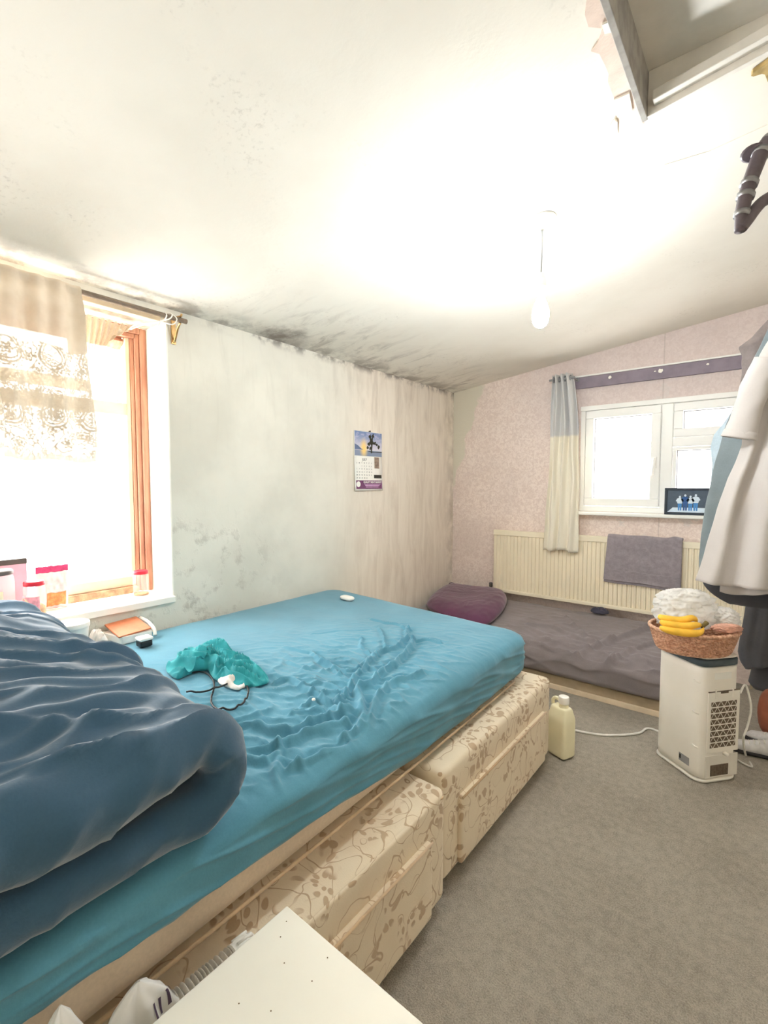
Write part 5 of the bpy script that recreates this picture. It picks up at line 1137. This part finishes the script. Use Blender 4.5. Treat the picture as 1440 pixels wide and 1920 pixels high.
# ------------------------------------------------------------------ dark hanger below the hatch
hg = thing('coat_hanger', (.07, 1.40, 1.87), 'dark brown banded coat hanger hanging below the loft hatch', 'hanger')
tip = np.array([-.067, 1.35, 1.868])
up_arm = smooth_path([tip, ony(1395, 380, 1.36), ony(1412, 325, 1.38), ony(1440, 268, 1.41), (.03, 1.44, 2.115), (.085, 1.47, 2.14), (.14, 1.50, 2.115), (.20, 1.535, 2.02), (.235, 1.555, 1.90)], 7)
mb = MB(); mb.tube(up_arm, np.interp(np.linspace(0, 1, len(up_arm)), [0, .1, .45, .55, .9, 1], [.010, .014, .018, .018, .014, .010]), 12); build('shoulder_bar', mb, M['hang'], hg, smooth=True)
low = smooth_path([tip + np.array([.002, .0, .006]), ony(1402, 412, 1.36), ony(1420, 388, 1.38), ony(1440, 372, 1.40), (.05, 1.45, 1.99), (.14, 1.50, 1.975), (.225, 1.55, 1.91)], 7)
mb = MB(); mb.tube(low, .0125, 10); build('lower_bar', mb, M['hang'], hg, smooth=True)
for k in (4, 8, 11, 18, 21):
    if k + 1 < len(up_arm):
        mb = MB(); mb.tube(up_arm[k:k + 2], .0180 if k > 6 else .0160, 12); build('metal_band', mb, M['steel'], hg, smooth=True)
mb = MB(); c0 = ony(1413, 287, 1.40); mb.lathe([(.001, -.004), (.016, -.003), (.020, 0), (.016, .003), (.001, .004)], c0, 18, (0, .6, .8), sx=1.25); build('leather_tab', mb, M['hang'], hg, smooth=True)
mb = MB(); mb.tube(smooth_path([(.085, 1.47, 2.14), (.085, 1.47, 2.25), (.085, 1.50, 2.32), (.085, 1.545, 2.40), (.085, 1.575, 2.455), (.085, 1.597, 2.458), (.085, 1.600, 2.44)], 6), .003, 8); build('hook', mb, M['steel'], hg, smooth=True)
# splintered board end at the hatch lip
M['splinter'] = plain('ochre_splintered_ply', srgb(176, 152, 104), .8, .2, .2, 40)
pts = [(330, 348), (345, 322), (430, 262), (480, 222), (560, 180), (560, 420), (480, 402), (455, 335), (430, 328), (350, 353)]
PP = [onceil(1340 + a * .2083, 60 + b * .2083) for a, b in pts]
mb = MB(); mb.prism([(p[0], p[1]) for p in PP], -.014, -.002, fc); build('splintered_board', mb, M['splinter'], hatch)

# ------------------------------------------------------------------ floor clutter at the right edge
M['brownleather'] = plain('reddish_brown_leather', srgb(150, 88, 66), .5, .35, .12, 20)
lb_c = onz(1462, 1392, 0)
hbag = thing('leather_bag', (.13, 3.02, 0), 'reddish brown rounded bag on the floor below the charcoal shorts', 'bag')
V, N, Fq = soft_box(16, 10, 18, .13, .06, .125, .055, .05, .11); V[:, 0] *= 1 + .0 * V[:, 2]
weld(build('bag_body', MB().add(V + np.array([.135, 3.10, .129]), Fq), M['brownleather'], hbag))
mb = MB(); mb.tube(smooth_path([(.06, 3.10, .24), (.07, 3.10, .34), (.135, 3.10, .37), (.20, 3.10, .34), (.21, 3.10, .24)], 6), .008, 8); build('bag_handle', mb, M['brownleather'], hbag, smooth=True)
M['shoe'] = plain('silver_white_shoe_upper', srgb(214, 214, 216), .4, .4, .1, 40); M['sole'] = plain('dark_rubber_sole', srgb(70, 68, 70), .8, .2)
def shoe(x, y, rot, lab):
    s = thing('trainer_shoe', (x, y, 0), lab, 'shoe', 'silver trainers on the floor')
    nu, nv = 40, 22; V = np.zeros((nu, nv, 3)); S_ = np.zeros((nu, 12, 3))
    for i in range(nu):
        t = i / (nu - 1); w_ = .042 * (math.sin(min(1, t * 1.0 + .0) * math.pi) ** .35) * (1 - .18 * math.exp(-((t - .55) / .18) ** 2)) + .003
        h_ = np.interp(t, [0, .08, .3, .45, .7, .92, 1], [.045, .085, .090, .075, .055, .042, .02])
        for j in range(nv):
            a = math.pi * j / (nv - 1); V[i, j] = ((t - .5) * .27, w_ * math.cos(a), .020 + (h_ - .02) * math.sin(a) ** .6)
        for j in range(12):
            a = 2 * math.pi * j / 12; S_[i, j] = ((t - .5) * .275, (w_ + .004) * (1 if math.cos(a) > 0 else -1) * abs(math.cos(a)) ** .4, .0125 + .0115 * (1 if math.sin(a) > 0 else -1) * abs(math.sin(a)) ** .4)
    R2 = np.array([[math.cos(rot), -math.sin(rot), 0], [math.sin(rot), math.cos(rot), 0], [0, 0, 1]])
    mb = MB(); mb.grid(V @ R2.T + np.array([x, y, 0])); up_ = build('upper', mb, M['shoe'], s, smooth=True, solid=.002)
    mb = MB(); mb.grid(S_ @ R2.T + np.array([x, y, 0]), wv=True); mb.f.append(tuple(range(12))); mb.f.append(tuple((nu - 1) * 12 + k for k in reversed(range(12)))); build('sole', mb, M['sole'], s, smooth=True)
    for k in range(4):
        t = .48 + k * .07; zt_ = np.interp(t, [0, .08, .3, .45, .7, .92, 1], [.045, .085, .090, .075, .055, .042, .02]) + .003
        mb = MB(); mb.tube([R2 @ np.array([(t - .5) * .27, v, zt_ - abs(v) * .35]) + np.array([x, y, 0]) for v in (-.022, 0, .022)], .003, 6); build('lace', mb, M['white'], up_, smooth=True)
shoe(.03, 2.86, math.pi + .15, 'silver white trainer with a dark sole nearest the air cooler flex')
shoe(.09, 2.985, math.pi - .25, 'silver white trainer lying behind the nearest trainer below the shorts')

# ------------------------------------------------------------------ foreground table, hose and carrier bags
M['tabletop'] = plain('white_laminate', srgb(246, 244, 234), .35, .4, .015, 6)
tb = thing('side_table', (-.37, .22, 0), 'small white laminate table in the foreground beside the divan', 'table')
TX0, TX1, TY0, TY1, TZ1 = -.683, -.10, -.10, .549, .50
mb = MB(); mb.box(TX0, TX1, TY0, TY1, TZ1 - .028, TZ1); build('tabletop', mb, M['tabletop'], tb, bevel=.003)
for x in (TX0 + .03, TX1 - .03):
    for y in (TY0 + .03, TY1 - .03):
        mb = MB(); mb.box(x - .018, x + .018, y - .018, y + .018, 0, TZ1 - .028); build('leg', mb, M['tabletop'], tb, bevel=.003)
for bb_ in ((TX0 + .03, TX1 - .03, TY1 - .036, TY1 - .022), (TX0 + .03, TX1 - .03, TY0 + .022, TY0 + .036), (TX0 + .022, TX0 + .036, TY0 + .04, TY1 - .04), (TX1 - .036, TX1 - .022, TY0 + .04, TY1 - .04)):
    mb = MB(); mb.box(*bb_, TZ1 - .09, TZ1 - .028); build('apron', mb, M['tabletop'], tb, bevel=.002)
M['speck'] = plain('brown_crumb', srgb(120, 100, 70), .9, .1)
for i, (px_, py_) in enumerate(((537, 1728), (526, 1757), (533, 1806), (614, 1796), (585, 1840), (448, 1882), (508, 1896))):
    p = onz(px_, py_, TZ1); mb = MB(); mb.lathe([(.0004, 0), (.0011, .0003), (.0009, .0009), (.0002, .0011)], (p[0], p[1], TZ1), 7); build('crumb', mb, M['speck'], label='tiny brown crumb on the white laminate table', cat='crumb', group='crumbs on the white table')
# ribbed hose lying on the ledge of the near base
M['hose'] = plain('grey_white_ribbed_plastic', srgb(214, 208, 198), .5, .3, .12, 60)
hs = thing('ribbed_hose', (-.745, .42, .392), 'grey white ribbed hose lying between the divan and the white table', 'hose')
hp = smooth_path([(-.748, .362, .414), (-.746, .40, .414), (-.744, .43, .414), (-.742, .470, .414)], 40); n = len(hp); rr_ = .021 + .005 * np.sin(np.arange(n) * 2 * math.pi / 9.0)
mb = MB(); mb.tube(hp, rr_, 18); build('ribbed_pipe', mb, M['hose'], hs, smooth=True)
mb = MB(); mb.tube(smooth_path([(-.742, .468, .414), (-.740, .49, .414), (-.738, .512, .414)], 5), [.025] * 3 + [.0265] * 5 + [.022] * 3, 18); build('end_cuff', mb, M['white'], hs, smooth=True)
for k in range(8):
    a = 2 * math.pi * k / 8; mb = MB(); mb.tube([(-.741 + .0255 * math.cos(a), .478, .414 + .0255 * math.sin(a)), (-.738 + .0255 * math.cos(a), .508, .414 + .0255 * math.sin(a))], .0035, 6); build('cuff_rib', mb, M['white'], hs, smooth=True)
M['purpleink'] = plain('dull_purple_print', srgb(96, 80, 100), .6, .2)
def film_bag(c, ax_, ay_, h, seed, label, lean=(0, 0), prints=()):
    nt, nz_ = 80, 40; T_, Q_ = np.meshgrid(np.linspace(0, 2 * math.pi, nt, endpoint=False), np.linspace(0, 1, nz_), indexing='ij')
    prof = np.interp(Q_, [0, .08, .35, .7, .9, 1], [.70, .95, 1, .72, .36, .04])
    w_ = 1 + .16 * np.sin(3 * T_ + seed + 2 * Q_) + .12 * perlin(np.cos(T_) * 2 + seed, np.sin(T_) * 2 + Q_ * 2, seed) + .07 * np.sin(8 * T_ + 4 * Q_ + seed)
    G = np.stack([c[0] + ax_ * prof * w_ * np.cos(T_) + lean[0] * Q_ ** 1.5, c[1] + ay_ * prof * w_ * np.sin(T_) + lean[1] * Q_ ** 1.5, c[2] + .001 + h * Q_], -1)
    root = thing('carrier_bag', (c[0], c[1], c[2]), label, 'bag')
    mb = MB(); mb.grid(G, wu=True); mb.f.append(tuple(i * nz_ for i in range(nt))); film = build('bag_film', mb, M['bagwhite'], root, smooth=True)
    cen = np.array([c[0], c[1], 0])
    for t0, t1, q0, q1 in prints:
        P_ = G[t0:t1, q0:q1].copy(); d = P_ - cen; d[..., 2] = 0; P_ += .0015 * d / (np.linalg.norm(d, axis=-1, keepdims=True) + 1e-9)
        mb = MB(); mb.grid(P_); build('bag_print', mb, M['purpleink'], film, smooth=True)
    return root
film_bag((-.752, .300, .402), .032, .056, .105, 4, 'white carrier bag with purple print stripes beside the ribbed hose', (.0, .005), [(4 + 3 * k, 5 + 3 * k + 1, 16 + k, 28 + k // 2) for k in range(5)])
film_bag((-.758, .190, .402), .028, .036, .150, 9, 'narrow white carrier bag peak standing left of the printed carrier bag', (-.005, .012))
